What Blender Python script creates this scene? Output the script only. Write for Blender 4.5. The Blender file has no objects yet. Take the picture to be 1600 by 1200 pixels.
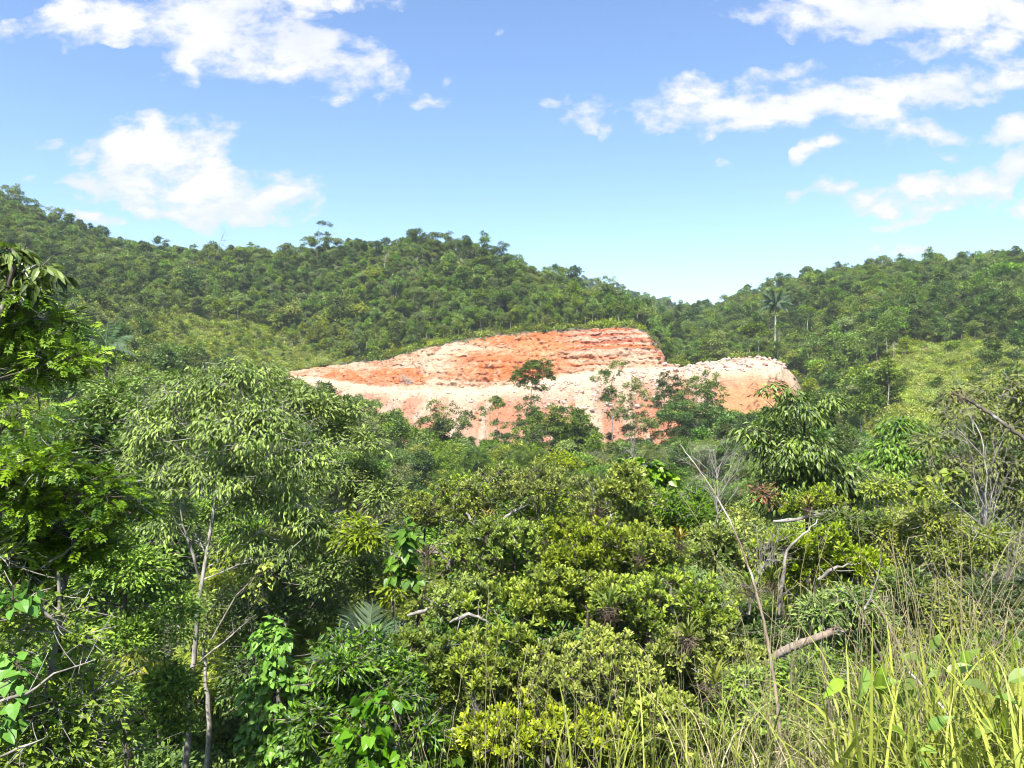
import bpy, math, numpy as np
from mathutils import Vector

# ------------------------------------------------------------------ camera, sky, sun, exposure
scene = bpy.context.scene
COL = scene.collection
FPX = 1150.0                                    # focal length in pixels of the 1600 px wide photograph
cam_data = bpy.data.cameras.new('camera')
cam_data.sensor_width = 36.0
cam_data.lens = 36.0 * FPX / 1600.0
cam_data.clip_start = 0.05
cam_data.clip_end = 6000.0
cam = bpy.data.objects.new('camera', cam_data)
cam.rotation_euler = (math.radians(90), 0, 0)
COL.objects.link(cam)
scene.camera = cam

SUN_EL, SUN_AZ = 56.0, -164.0                   # azimuth clockwise from +Y (the view direction); behind the camera, to the left
sun_data = bpy.data.lights.new('sun', 'SUN')
sun_data.energy = 5.0
sun_data.angle = math.radians(0.53)
sun_data.color = (1.0, 0.955, 0.88)
sun = bpy.data.objects.new('sun', sun_data)
_e, _a = math.radians(SUN_EL), math.radians(SUN_AZ)
sdir = Vector((math.sin(_a) * math.cos(_e), math.cos(_a) * math.cos(_e), math.sin(_e)))
sun.rotation_euler = sdir.to_track_quat('Z', 'Y').to_euler()
COL.objects.link(sun)

vs = scene.view_settings
scene.display_settings.display_device = 'sRGB'
vs.view_transform = 'Standard'
vs.look = 'None'
vs.gamma = 1.0
vs.use_curve_mapping = False
vs.exposure = 1.42
scene.cycles.filter_width = 1.05
scene.cycles.max_bounces = 5
scene.cycles.diffuse_bounces = 4
scene.cycles.glossy_bounces = 1
scene.cycles.transmission_bounces = 3
scene.cycles.volume_bounces = 0
scene.cycles.transparent_max_bounces = 4
scene.cycles.caustics_reflective = False
scene.cycles.caustics_refractive = False

class NT:
    """small helper for node trees"""
    def __init__(self, tree):
        self.t = tree
        self.n = tree.nodes
    def new(self, kind, **kw):
        n = self.n.new(kind)
        for k, v in kw.items():
            setattr(n, k, v)
        return n
    def link(self, a, b):
        self.t.links.new(a, b)
    def put(self, sock, v):
        if isinstance(v, bpy.types.NodeSocket):
            self.link(v, sock)
        else:
            sock.default_value = v
    def math(self, op, a, b=0.0, c=None, clamp=False):
        n = self.new('ShaderNodeMath', operation=op, use_clamp=clamp)
        self.put(n.inputs[0], a); self.put(n.inputs[1], b)
        if c is not None:
            self.put(n.inputs[2], c)
        return n.outputs[0]
    def mix(self, f, a, b, mode='MIX'):
        n = self.new('ShaderNodeMix', data_type='RGBA', blend_type=mode)
        self.put(n.inputs[0], f); self.put(n.inputs[6], a); self.put(n.inputs[7], b)
        return n.outputs[2]
    def noise(self, vec, scale, detail=3.0, rough=0.5, dist=0.0):
        n = self.new('ShaderNodeTexNoise')
        self.put(n.inputs['Vector'], vec)
        n.inputs['Scale'].default_value = scale; n.inputs['Detail'].default_value = detail
        n.inputs['Roughness'].default_value = rough; n.inputs['Distortion'].default_value = dist
        return n.outputs[0]
    def smooth(self, v, lo, hi):
        n = self.new('ShaderNodeMapRange', interpolation_type='SMOOTHSTEP')
        self.put(n.inputs[0], v); n.inputs[1].default_value = lo; n.inputs[2].default_value = hi
        return n.outputs[0]
    def ramp(self, f, stops):
        n = self.new('ShaderNodeValToRGB')
        r = n.color_ramp
        while len(r.elements) < len(stops):
            r.elements.new(0.5)
        for e, (p, c) in zip(r.elements, stops):
            e.position = p; e.color = (c[0], c[1], c[2], 1)
        self.put(n.inputs[0], f)
        return n.outputs[0]

SKY_STRENGTH = 0.12
world = bpy.data.worlds.new('World')
scene.world = world
world.use_nodes = True
w = NT(world.node_tree)
w.n.clear()
sky = w.new('ShaderNodeTexSky', sky_type='NISHITA')
sky.sun_disc = False
sky.sun_elevation = math.radians(SUN_EL)
sky.sun_rotation = math.radians(SUN_AZ)
sky.altitude = 300.0
sky.air_density = 1.0
sky.dust_density = 0.6
sky.ozone_density = 2.3
tc = w.new('ShaderNodeTexCoord')
sp = w.new('ShaderNodeSeparateXYZ'); w.link(tc.outputs['Generated'], sp.inputs[0])
ys = w.math('MAXIMUM', sp.outputs[1], 0.05)
u_ = w.math('DIVIDE', sp.outputs[0], ys)
v_ = w.math('DIVIDE', sp.outputs[2], ys)
uv = w.new('ShaderNodeCombineXYZ'); w.link(u_, uv.inputs[0]); w.link(v_, uv.inputs[1])
wn = w.new('ShaderNodeTexNoise'); w.link(uv.outputs[0], wn.inputs['Vector'])
wn.inputs['Scale'].default_value = 12.0; wn.inputs['Detail'].default_value = 4.0
wsub = w.new('ShaderNodeVectorMath', operation='SUBTRACT'); w.link(wn.outputs['Color'], wsub.inputs[0]); wsub.inputs[1].default_value = (.5, .5, .5)
wsc = w.new('ShaderNodeVectorMath', operation='MULTIPLY'); w.link(wsub.outputs[0], wsc.inputs[0]); wsc.inputs[1].default_value = (0.13, 0.085, 0)
wadd = w.new('ShaderNodeVectorMath', operation='ADD'); w.link(uv.outputs[0], wadd.inputs[0]); w.link(wsc.outputs[0], wadd.inputs[1])
# clouds standing in the sky: (px, py, rx, ry, angle, strength)
CLOUDS = [
 (165, 28, 125, 42, -8, 1), (330, 52, 150, 62, 8, 1), (455, 85, 105, 58, 14, 1), (565, 104, 60, 38, 30, .85), (285, 112, 30, 32, 0, .7),
 (400, -10, 200, 40, 0, 1), (552, 14, 26, 22, 0, .75), (92, 70, 42, 16, 0, .6), (10, 45, 40, 16, 0, .5), (600, 150, 26, 20, 0, .45), (655, 150, 34, 14, 0, .5), (692, 122, 18, 14, 0, .4),
 (250, 232, 110, 48, -12, 1.1), (330, 205, 50, 18, -20, .8), (320, 292, 165, 50, 6, 1.1), (137, 290, 48, 24, -5, .9), (132, 238, 42, 24, -12, .85),
 (262, 328, 50, 14, 0, .9), (420, 302, 62, 28, 0, .9), (215, 255, 75, 40, -30, 1), (70, 222, 30, 9, 0, .4), (50, 268, 20, 9, 0, .4), (140, 343, 52, 12, 4, .9),
 (1430, 18, 250, 42, 0, 1.1), (1330, 28, 110, 34, 0, 1), (1575, 52, 85, 28, -10, .95), (1460, 70, 90, 20, -8, .7),
 (1230, 165, 230, 33, -2, 1), (1180, 190, 80, 20, -15, .8), (1400, 145, 190, 32, -8, 1), (1560, 112, 100, 26, -12, .95), (1225, 120, 70, 16, -8, .6), (1110, 150, 80, 24, 10, .9),
 (915, 172, 34, 24, 0, .75), (1000, 172, 40, 20, -12, .65), (965, 192, 30, 12, -20, .5), (870, 205, 26, 10, 0, .4), (860, 152, 26, 12, 0, .38),
 (1288, 232, 46, 16, -16, .85), (1440, 214, 75, 24, -6, .7), (1365, 190, 60, 18, -8, .7), (1590, 205, 52, 36, -10, .85),
 (1480, 300, 130, 28, -8, .95), (1375, 312, 75, 22, -8, .85), (1280, 302, 42, 15, -8, .8), (1590, 268, 50, 34, -25, .9), (1420, 343, 44, 10, -10, .65), (1598, 330, 36, 14, 0, .65),
 (1440, 380, 60, 9, -2, .9), (993, 441, 18, 5, 0, .6), (1140, 270, 24, 8, 0, .4), (1210, 268, 16, 7, 0, .35), (760, 40, 14, 7, 0, .3), (950, 40, 14, 7, 0, .3), (800, 60, 20, 9, 0, .3), (1500, 250, 60, 12, 0, .35),
]
acc = None
for (px, py, rx, ry, ang, st) in CLOUDS:
    m = w.new('ShaderNodeMapping', vector_type='TEXTURE')
    w.link(wadd.outputs[0], m.inputs[0])
    m.inputs[1].default_value = ((px - 800) / FPX, (600 - py) / FPX, 0)
    m.inputs[2].default_value = (0, 0, math.radians(-ang))
    m.inputs[3].default_value = (rx * 1.28 / FPX, ry * 1.25 / FPX, 1.0)
    g = w.new('ShaderNodeTexGradient', gradient_type='SPHERICAL')
    w.link(m.outputs[0], g.inputs[0])
    val = w.math('MULTIPLY', w.math('POWER', g.outputs['Fac'], 0.6), st)
    acc = val if acc is None else w.math('SMOOTH_MAX', acc, val, 0.12)
front = w.smooth(sp.outputs[1], 0.06, 0.12)
acc = w.math('MULTIPLY', acc, front)
# the same broken clouds go on outside the view: cells in the direction itself
zz = w.math('ADD', w.math('ABSOLUTE', sp.outputs[2]), 0.18)
dv = w.new('ShaderNodeCombineXYZ')
w.link(w.math('DIVIDE', sp.outputs[0], zz), dv.inputs[0]); w.link(w.math('DIVIDE', sp.outputs[1], zz), dv.inputs[1])
far_cells = w.smooth(w.noise(dv.outputs[0], 1.1, 2.0, 0.5), 0.50, 0.72)
side = w.smooth(w.math('ABSOLUTE', u_), 0.76, 0.95)
top = w.smooth(v_, 0.58, 0.75)
outside = w.math('MAXIMUM', w.math('MAXIMUM', side, top), w.math('SUBTRACT', 1.0, front))
acc = w.math('MAXIMUM', acc, w.math('MULTIPLY', far_cells, outside))
stretch = w.new('ShaderNodeMapping'); w.link(uv.outputs[0], stretch.inputs[0])
stretch.inputs[2].default_value = (0, 0, math.radians(-12)); stretch.inputs[3].default_value = (0.75, 1.25, 1)
n1 = w.noise(stretch.outputs[0], 20.0, 10.0, 0.64, 0.2)
n2 = w.noise(stretch.outputs[0], 5.0, 3.0, 0.5)
dens = w.math('ADD', acc, w.math('MULTIPLY', w.math('SUBTRACT', n1, 0.5), 2.6))
dens = w.math('MULTIPLY', dens, w.smooth(acc, 0.02, 0.22))
alpha = w.smooth(dens, 0.16, 0.78)
ctone = w.mix(w.math('MULTIPLY', w.smooth(n2, 0.34, 0.56), w.smooth(dens, 0.55, 1.1)), (2.6, 2.75, 3.15, 1), (3.6, 3.6, 3.65, 1))
haze_v = w.smooth(sp.outputs[2], 0.0, 0.35)
skyc = w.new('ShaderNodeHueSaturation'); w.link(sky.outputs[0], skyc.inputs['Color'])
skyc.inputs['Saturation'].default_value = 1.10; skyc.inputs['Value'].default_value = 0.82; skyc.inputs['Hue'].default_value = 0.502
mixed = w.mix(w.math('MULTIPLY', alpha, 0.97), skyc.outputs[0], ctone)
bg = w.new('ShaderNodeBackground'); w.link(mixed, bg.inputs[0]); bg.inputs[1].default_value = SKY_STRENGTH
out = w.new('ShaderNodeOutputWorld'); w.link(bg.outputs[0], out.inputs[0])
world.cycles.sampling_method = 'MANUAL'
world.cycles.sample_map_resolution = 512

# ------------------------------------------------------------------ helpers
RNG = np.random.default_rng(11)

def at(px, py, Y):
    return np.array([(px - 800.0) / FPX * Y, Y, (600.0 - py) / FPX * Y])

def hash3(ix, iy, iz, seed=0):
    h = (ix * 374761393 + iy * 668265263 + iz * 1274126177 + seed * 974634777) & 0xFFFFFFFF
    h = ((h ^ (h >> 13)) * 1103515245) & 0xFFFFFFFF
    h = ((h ^ (h >> 16)) * 668265263) & 0xFFFFFFFF
    h = h ^ (h >> 15)
    return (h & 0xFFFFFF) / float(0xFFFFFF)

def vnoise(x, y, z=0.0, seed=0):
    x, y, z = np.broadcast_arrays(np.asarray(x, float), np.asarray(y, float), np.asarray(z, float))
    ix, iy, iz = np.floor(x).astype(np.int64), np.floor(y).astype(np.int64), np.floor(z).astype(np.int64)
    fx, fy, fz = x - ix, y - iy, z - iz
    fx, fy, fz = fx*fx*(3-2*fx), fy*fy*(3-2*fy), fz*fz*(3-2*fz)
    r = 0
    for dx in (0, 1):
        for dy in (0, 1):
            for dz in (0, 1):
                wgt = (fx if dx else 1-fx) * (fy if dy else 1-fy) * (fz if dz else 1-fz)
                r = r + wgt * hash3(ix+dx, iy+dy, iz+dz, seed)
    return r

def fbm(x, y, z=0.0, oct=4, seed=0, gain=0.5):
    r, a, s = 0, 1.0, 0
    for k in range(oct):
        r = r + a * vnoise(np.asarray(x) * 2**k + 17.3*k, np.asarray(y) * 2**k + 5.1*k, np.asarray(z) * 2**k, seed + k)
        s += a; a *= gain
    return r / s

def sstep(a, b, x):
    t = np.clip((np.asarray(x, float) - a) / (b - a), 0, 1)
    return t*t*(3-2*t)

def norm(v):
    return v / np.maximum(np.linalg.norm(v, axis=-1, keepdims=True), 1e-9)

class MB:
    """collects polygons (triangles and quads) with a tint per vertex and a material per face, then makes one mesh"""
    def __init__(self):
        self.v, self.tint, self.lp, self.ls, self.mi, self.sm, self.n = [], [], [], [], [], [], 0
    def add(self, verts, faces, tint=0.5, mat=0, smooth=False):
        verts = np.asarray(verts, np.float32).reshape(-1, 3); faces = np.asarray(faces, np.int32)
        if not len(verts) or not len(faces):
            return
        self.v.append(verts)
        t = np.asarray(tint, np.float32)
        self.tint.append(np.full(len(verts), float(t), np.float32) if t.ndim == 0 else t.reshape(-1))
        self.lp.append((faces + self.n).reshape(-1))
        self.ls.append(np.full(len(faces), faces.shape[1], np.int32))
        self.mi.append(np.full(len(faces), mat, np.int32)); self.sm.append(np.full(len(faces), smooth, bool))
        self.n += len(verts)
    def merge(self, other, mat_offset=0):
        for v, t, lp, ls, mi, sm in zip(other.v, other.tint, other.lp, other.ls, other.mi, other.sm):
            self.lp.append(lp - 0); self.v.append(v); self.tint.append(t); self.ls.append(ls); self.mi.append(mi + mat_offset); self.sm.append(sm)
        k = len(other.v)
        if k:
            for j in range(len(self.lp) - k, len(self.lp)):
                self.lp[j] = self.lp[j] + self.n
            self.n += other.n
    def mesh(self, name, mats, colors=None):
        me = bpy.data.meshes.new(name)
        v = np.concatenate(self.v); lp = np.concatenate(self.lp); ls = np.concatenate(self.ls)
        me.vertices.add(len(v)); me.vertices.foreach_set('co', v.reshape(-1))
        me.loops.add(len(lp)); me.loops.foreach_set('vertex_index', lp)
        me.polygons.add(len(ls))
        st = np.zeros(len(ls), np.int32); st[1:] = np.cumsum(ls)[:-1]
        me.polygons.foreach_set('loop_start', st)
        me.polygons.foreach_set('material_index', np.concatenate(self.mi))
        me.polygons.foreach_set('use_smooth', np.concatenate(self.sm))
        at_ = me.attributes.new('tint', 'FLOAT', 'POINT'); at_.data.foreach_set('value', np.concatenate(self.tint))
        if colors is not None:
            c = me.attributes.new('stain', 'FLOAT_COLOR', 'POINT'); c.data.foreach_set('color', np.asarray(colors, np.float32).reshape(-1))
        for m in (mats if isinstance(mats, (list, tuple)) else [mats]):
            me.materials.append(m)
        me.update(calc_edges=True)
        return me

def frames(d, n):
    d = norm(d); s = norm(np.cross(d, n)); n2 = np.cross(s, d)
    return d, s, n2

def put_leaves(mb, tpl, pos, d, n, size, tint, mat=0):
    tv, tf = tpl
    d, s, n = frames(d, n)
    size = np.broadcast_to(np.asarray(size, float), (len(pos),))
    V = pos[:, None, :] + size[:, None, None] * (tv[None, :, 0:1] * s[:, None, :] + tv[None, :, 1:2] * d[:, None, :] + tv[None, :, 2:3] * n[:, None, :])
    k = len(tv)
    off = (np.arange(len(pos)) * k)[:, None, None]
    tt = np.repeat(np.broadcast_to(np.asarray(tint, float), (len(pos),)), k)
    first = True
    base = mb.n
    for f in tf:
        f = np.asarray(f, np.int32)
        faces = (f[None] + off).reshape(-1, f.shape[1])
        if first:
            mb.add(V.reshape(-1, 3), faces, tt, mat); first = False
        else:
            mb.lp.append((faces + base).reshape(-1)); mb.ls.append(np.full(len(faces), f.shape[1], np.int32))
            mb.mi.append(np.full(len(faces), mat, np.int32)); mb.sm.append(np.zeros(len(faces), bool))
            mb.v.append(np.zeros((0, 3), np.float32)); mb.tint.append(np.zeros(0, np.float32))

def A(x):
    return np.array(x, float)
# leaf outlines: x across, y along (0 to 1), z out of the leaf
QUAD = (A([(0, 0, 0), (.30, .45, .06), (0, 1, -.04), (-.30, .45, .06)]), [A([(0, 1, 2, 3)])])
FOLD = (A([(0, 0, 0), (.24, .42, .09), (0, 1, -.10), (-.24, .42, .09), (0, .45, 0)]), [A([(0, 1, 4), (1, 2, 4), (2, 3, 4), (3, 0, 4)])])
LANCE = (A([(0, 0, 0), (.14, .30, .04), (.13, .62, -.02), (0, 1, -.22), (-.13, .62, -.02), (-.14, .30, .04), (0, .32, 0), (0, .64, -.05)]),
         [A([(0, 1, 6), (2, 3, 7), (3, 4, 7), (5, 0, 6)]), A([(1, 2, 7, 6), (4, 5, 6, 7)])])
OBOV = (A([(0, 0, 0), (.12, .5, .05), (.145, .8, .05), (0, 1, .0), (-.145, .8, .05), (-.12, .5, .05), (0, .6, 0)]),
        [A([(0, 1, 6), (0, 6, 5)]), A([(1, 2, 3, 6), (6, 3, 4, 5)])])
HEART = (A([(0, 0, 0), (.28, -.14, .03), (.46, .16, .05), (.30, .58, .0), (0, 1, -.12), (-.30, .58, .0), (-.46, .16, .05), (-.28, -.14, .03), (0, .35, -.03)]),
         [A([(0, 1, 2, 8), (8, 2, 3, 4), (8, 4, 5, 6), (8, 6, 7, 0)])])
def pinnate(pairs=4, ll=.44, lw=.26, droop=.25):
    v, f = [], []
    for i in range(pairs):
        t = .22 + .72 * i / (pairs - 1)
        for s in (-1, 1):
            b = len(v); y0 = t; z0 = -droop * t * t
            ax, ay = s * math.cos(.55), math.sin(.55)
            L = ll * (1 - .35 * abs(t - .55))
            px_, py_ = -ay * s * s, ax * s * s
            wv = np.array([-ay, ax]) * lw * .5
            c = np.array([0, y0]); m = c + np.array([ax, ay]) * L * .5; e = c + np.array([ax, ay]) * L
            v += [(c[0], c[1], z0), (m[0] + wv[0], m[1] + wv[1], z0 - .01), (e[0], e[1], z0 - .10), (m[0] - wv[0], m[1] - wv[1], z0 - .01)]
            f.append((b, b+1, b+2, b+3))
    b = len(v)
    z1 = -droop
    v += [(0, .9, -droop*.8), (.07, 1.1, z1), (0, 1.32, z1 - .1), (-.07, 1.1, z1)]; f.append((b, b+1, b+2, b+3))
    v += [(-.008, 0, 0), (.008, 0, 0), (.006, 1, z1)]; f.append((b+4, b+5, b+6, b+6))
    return A(v), [A(f[:-1]), A([f[-1][:3]])]
PINN = pinnate()
FERNY = pinnate(7, .34, .09, .3)

def rand_unit(rng, n):
    return norm(rng.normal(size=(n, 3)))

def tube(mb, pts, radii, sides=5, mat=0, tint=0.5, cap=True):
    pts = np.asarray(pts, float); n = len(pts); radii = np.broadcast_to(np.asarray(radii, float), (n,))
    tan = norm(np.gradient(pts, axis=0))
    ref = np.array([0., 0, 1]) if abs(tan[0][2]) < .9 else np.array([1., 0, 0])
    a = norm(np.cross(tan, ref)); b = np.cross(tan, a)
    ang = np.arange(sides) / sides * 2 * math.pi
    ring = pts[:, None] + radii[:, None, None] * (np.cos(ang)[None, :, None] * a[:, None] + np.sin(ang)[None, :, None] * b[:, None])
    i = np.arange(n - 1)[:, None]; j = np.arange(sides)[None]; j2 = (j + 1) % sides
    f = np.stack([i*sides + j, i*sides + j2, (i+1)*sides + j2, (i+1)*sides + j], -1).reshape(-1, 4)
    mb.add(ring.reshape(-1, 3), f, tint, mat, True)
    if cap:
        for k, e in ((0, range(sides)), (n - 1, range(sides))):
            mb.add(np.vstack([ring[k], pts[k]]), [(q, (q + 1) % sides, sides) for q in e], tint, mat)

def bez(p0, p1, p2, n):
    t = np.linspace(0, 1, n)[:, None]
    return (1-t)**2 * p0 + 2*t*(1-t) * p1 + t*t * p2

def tubes_many(mb, P0, P1, P2, r0, r1, seg=3, sides=3, mat=0, tint=.5):
    """many thin quadratic branches at once"""
    m = len(P0); t = np.linspace(0, 1, seg + 1)[None, :, None]
    C = (1-t)**2 * P0[:, None] + 2*t*(1-t) * P1[:, None] + t*t * P2[:, None]
    tan = norm(P2 - P0); ref = norm(RNG.normal(size=(m, 3)))
    a = norm(np.cross(tan, ref)); b = np.cross(tan, a)
    ang = np.arange(sides) / sides * 2 * math.pi
    rad = (np.asarray(r0).reshape(-1, 1) * (1 - t[0, :, 0]) + np.asarray(r1).reshape(-1, 1) * t[0, :, 0])
    rad = np.broadcast_to(rad, (m, seg + 1))
    ring = C[:, :, None] + rad[:, :, None, None] * (np.cos(ang)[None, None, :, None] * a[:, None, None] + np.sin(ang)[None, None, :, None] * b[:, None, None])
    i = np.arange(seg)[:, None]; j = np.arange(sides)[None]; j2 = (j + 1) % sides
    f = np.stack([i*sides + j, i*sides + j2, (i+1)*sides + j2, (i+1)*sides + j], -1).reshape(-1, 4)
    k = (seg + 1) * sides
    F = (f[None] + (np.arange(m) * k)[:, None, None]).reshape(-1, 4)
    tt = np.repeat(np.broadcast_to(np.asarray(tint, float), (m,)), k)
    mb.add(ring.reshape(-1, 3), F, tt, mat, True)

def link(o):
    COL.objects.link(o); return o
def empty(name, loc, label=None, cat=None, group=None, rz=0., sc=1.):
    o = bpy.data.objects.new(name, None); o.location = [float(q) for q in loc]; o.rotation_euler = (0, 0, rz); o.scale = (sc, sc, sc) if np.isscalar(sc) else sc
    o.empty_display_size = 0.3
    return tagged(link(o), label, cat, group)
def tagged(o, label=None, cat=None, group=None, kind=None):
    for k, v in (('label', label), ('category', cat), ('group', group), ('kind', kind)):
        if v: o[k] = v
    return o
def part(name, me, parent=None):
    o = bpy.data.objects.new(name, me); o.parent = parent
    return link(o)
def copy_tree(root, loc, rz=0., sc=1., label=None, group=None):
    r = root.copy(); COL.objects.link(r); r.location = [float(q) for q in loc]; r.rotation_euler = (0, 0, rz); r.scale = (sc,)*3 if np.isscalar(sc) else sc
    if label: r['label'] = label
    if group: r['group'] = group
    for ch in list(root.children):
        c = ch.copy(); COL.objects.link(c); c.parent = r
        for g in ch.children:
            d = g.copy(); COL.objects.link(d); d.parent = c
    return r

# ------------------------------------------------------------------ materials
def leaf_mat(name, dark, light, rough=0.55, trans=0.28, spec=0.28, hue=0.02, val=0.32, brown=0.0):
    m = bpy.data.materials.new(name); m.use_nodes = True
    t = NT(m.node_tree); t.n.clear()
    a = t.new('ShaderNodeAttribute', attribute_name='tint')
    oi = t.new('ShaderNodeObjectInfo')
    stops = [(0, dark), (.9, light)]
    if brown:
        stops.append((.97, (.20, .13, .05)))
    c = t.ramp(a.outputs['Fac'], stops)
    hs = t.new('ShaderNodeHueSaturation')
    t.put(hs.inputs['Hue'], t.math('ADD', 0.5 - hue, t.math('MULTIPLY', oi.outputs['Random'], 2 * hue)))
    r2 = t.math('FRACT', t.math('MULTIPLY', oi.outputs['Random'], 7.31))
    t.put(hs.inputs['Value'], t.math('ADD', 1 - val, t.math('MULTIPLY', r2, 2 * val)))
    r3 = t.math('FRACT', t.math('MULTIPLY', oi.outputs['Random'], 13.7))
    t.put(hs.inputs['Saturation'], t.math('ADD', 0.84, t.math('MULTIPLY', r3, 0.24)))
    t.put(hs.inputs['Color'], c)
    p = t.new('ShaderNodeBsdfPrincipled')
    t.put(p.inputs['Base Color'], hs.outputs[0]); p.inputs['Roughness'].default_value = rough
    p.inputs['Specular IOR Level'].default_value = spec
    tr = t.new('ShaderNodeBsdfTranslucent')
    t.put(tr.inputs[0], t.mix(0.5, hs.outputs[0], (0.16, 0.26, 0.02, 1)))
    mx = t.new('ShaderNodeMixShader'); mx.inputs[0].default_value = trans
    t.link(p.outputs[0], mx.inputs[1]); t.link(tr.outputs[0], mx.inputs[2])
    o = t.new('ShaderNodeOutputMaterial'); t.link(mx.outputs[0], o.inputs[0])
    return m

def bark_mat(name, c1, c2, scale=8.0, stretch=4.0, bump=.5):
    m = bpy.data.materials.new(name); m.use_nodes = True
    t = NT(m.node_tree); t.n.clear()
    g = t.new('ShaderNodeTexCoord')
    mp = t.new('ShaderNodeMapping'); t.link(g.outputs['Object'], mp.inputs[0]); mp.inputs[3].default_value = (1, 1, 1 / stretch)
    n = t.noise(mp.outputs[0], scale, 6, .65)
    lich = t.noise(g.outputs['Object'], scale * .45, 3, .6)
    c = t.mix(t.smooth(n, .35, .65), c1 + (1,), c2 + (1,))
    c = t.mix(t.math('MULTIPLY', t.smooth(lich, .55, .68), .6), c, (.42, .43, .38, 1))
    p = t.new('ShaderNodeBsdfPrincipled'); t.put(p.inputs['Base Color'], c); p.inputs['Roughness'].default_value = .85
    b = t.new('ShaderNodeBump'); b.inputs['Strength'].default_value = bump; b.inputs['Distance'].default_value = .02; t.put(b.inputs['Height'], n)
    t.link(b.outputs[0], p.inputs['Normal'])
    o = t.new('ShaderNodeOutputMaterial'); t.link(p.outputs[0], o.inputs[0])
    return m

M = {
 'mid_green': leaf_mat('mid green leaves', (0.040, 0.085, 0.012), (0.246, 0.364, 0.031)),
 'dark_green': leaf_mat('dark green leaves', (0.019, 0.044, 0.010), (0.136, 0.227, 0.026), rough=.42),
 'yellow_green': leaf_mat('yellow green leaves', (0.066, 0.105, 0.010), (0.360, 0.430, 0.028)),
 'grey_green': leaf_mat('grey green leaves', (0.069, 0.100, 0.030), (0.264, 0.344, 0.070), rough=.6),
 'olive': leaf_mat('olive leaves', (0.082, 0.097, 0.019), (0.231, 0.287, 0.043)),
 'fresh': leaf_mat('fresh green leaves', (0.039, 0.099, 0.009), (0.236, 0.374, 0.034), rough=.4),
 'glossy': leaf_mat('glossy lance leaves', (0.022, 0.053, 0.007), (0.210, 0.341, 0.026), rough=.42, spec=.4, trans=.2),
 'lance': leaf_mat('drooping lance leaves', (0.040, 0.076, 0.010), (.24, .335, .034), rough=.5, spec=.28, trans=.22),
 'rosette': leaf_mat('leathery rosette leaves', (0.048, 0.084, 0.010), (.36, .44, .036), rough=.42, spec=.4, hue=.012, val=.12, trans=.25),
 'vine': leaf_mat('heart shaped vine leaves', (0.059, 0.146, 0.013), (0.168, 0.314, 0.031), rough=.4, trans=.3),
 'scrub': leaf_mat('pale scrub leaves', (.16, .20, .03), (.46, .52, .10), rough=.6),
 'palm': leaf_mat('palm leaflets', (.035, .075, .034), (.12, .185, .09), rough=.55, spec=.22),
 'brom': leaf_mat('bromeliad leaves', (.10, .15, .02), (.28, .33, .05), rough=.4),
 'brom_yellow': leaf_mat('yellow bromeliad leaves', (.20, .18, .03), (.42, .31, .05), rough=.45),
 'dry': leaf_mat('dry brown leaves', (.06, .042, .028), (.20, .145, .095), rough=.7, trans=.15),
 'red': leaf_mat('reddish young leaves', (.12, .05, .025), (.24, .11, .05), rough=.5),
 'grass': leaf_mat('green grass blades', (.085, .14, .014), (.36, .40, .06), rough=.5, trans=.35),
 'straw': leaf_mat('straw coloured grass stems', (.26, .23, .07), (.50, .44, .20), rough=.6, trans=.2),
 'broad': leaf_mat('broad soft leaves', (.10, .19, .018), (.25, .36, .045), rough=.45, trans=.35),
 'bark': bark_mat('grey bark', (.10, .085, .07), (.26, .235, .20)),
 'pale_bark': bark_mat('pale bark', (.13, .115, .095), (.42, .39, .34)),
 'dark_bark': bark_mat('dark bark', (.035, .028, .022), (.10, .08, .06)),
 'dead': bark_mat('dead grey wood', (.12, .105, .09), (.33, .30, .26)),
 'stick': bark_mat('brown stick', (.10, .07, .05), (.26, .20, .15)),
}

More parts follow.
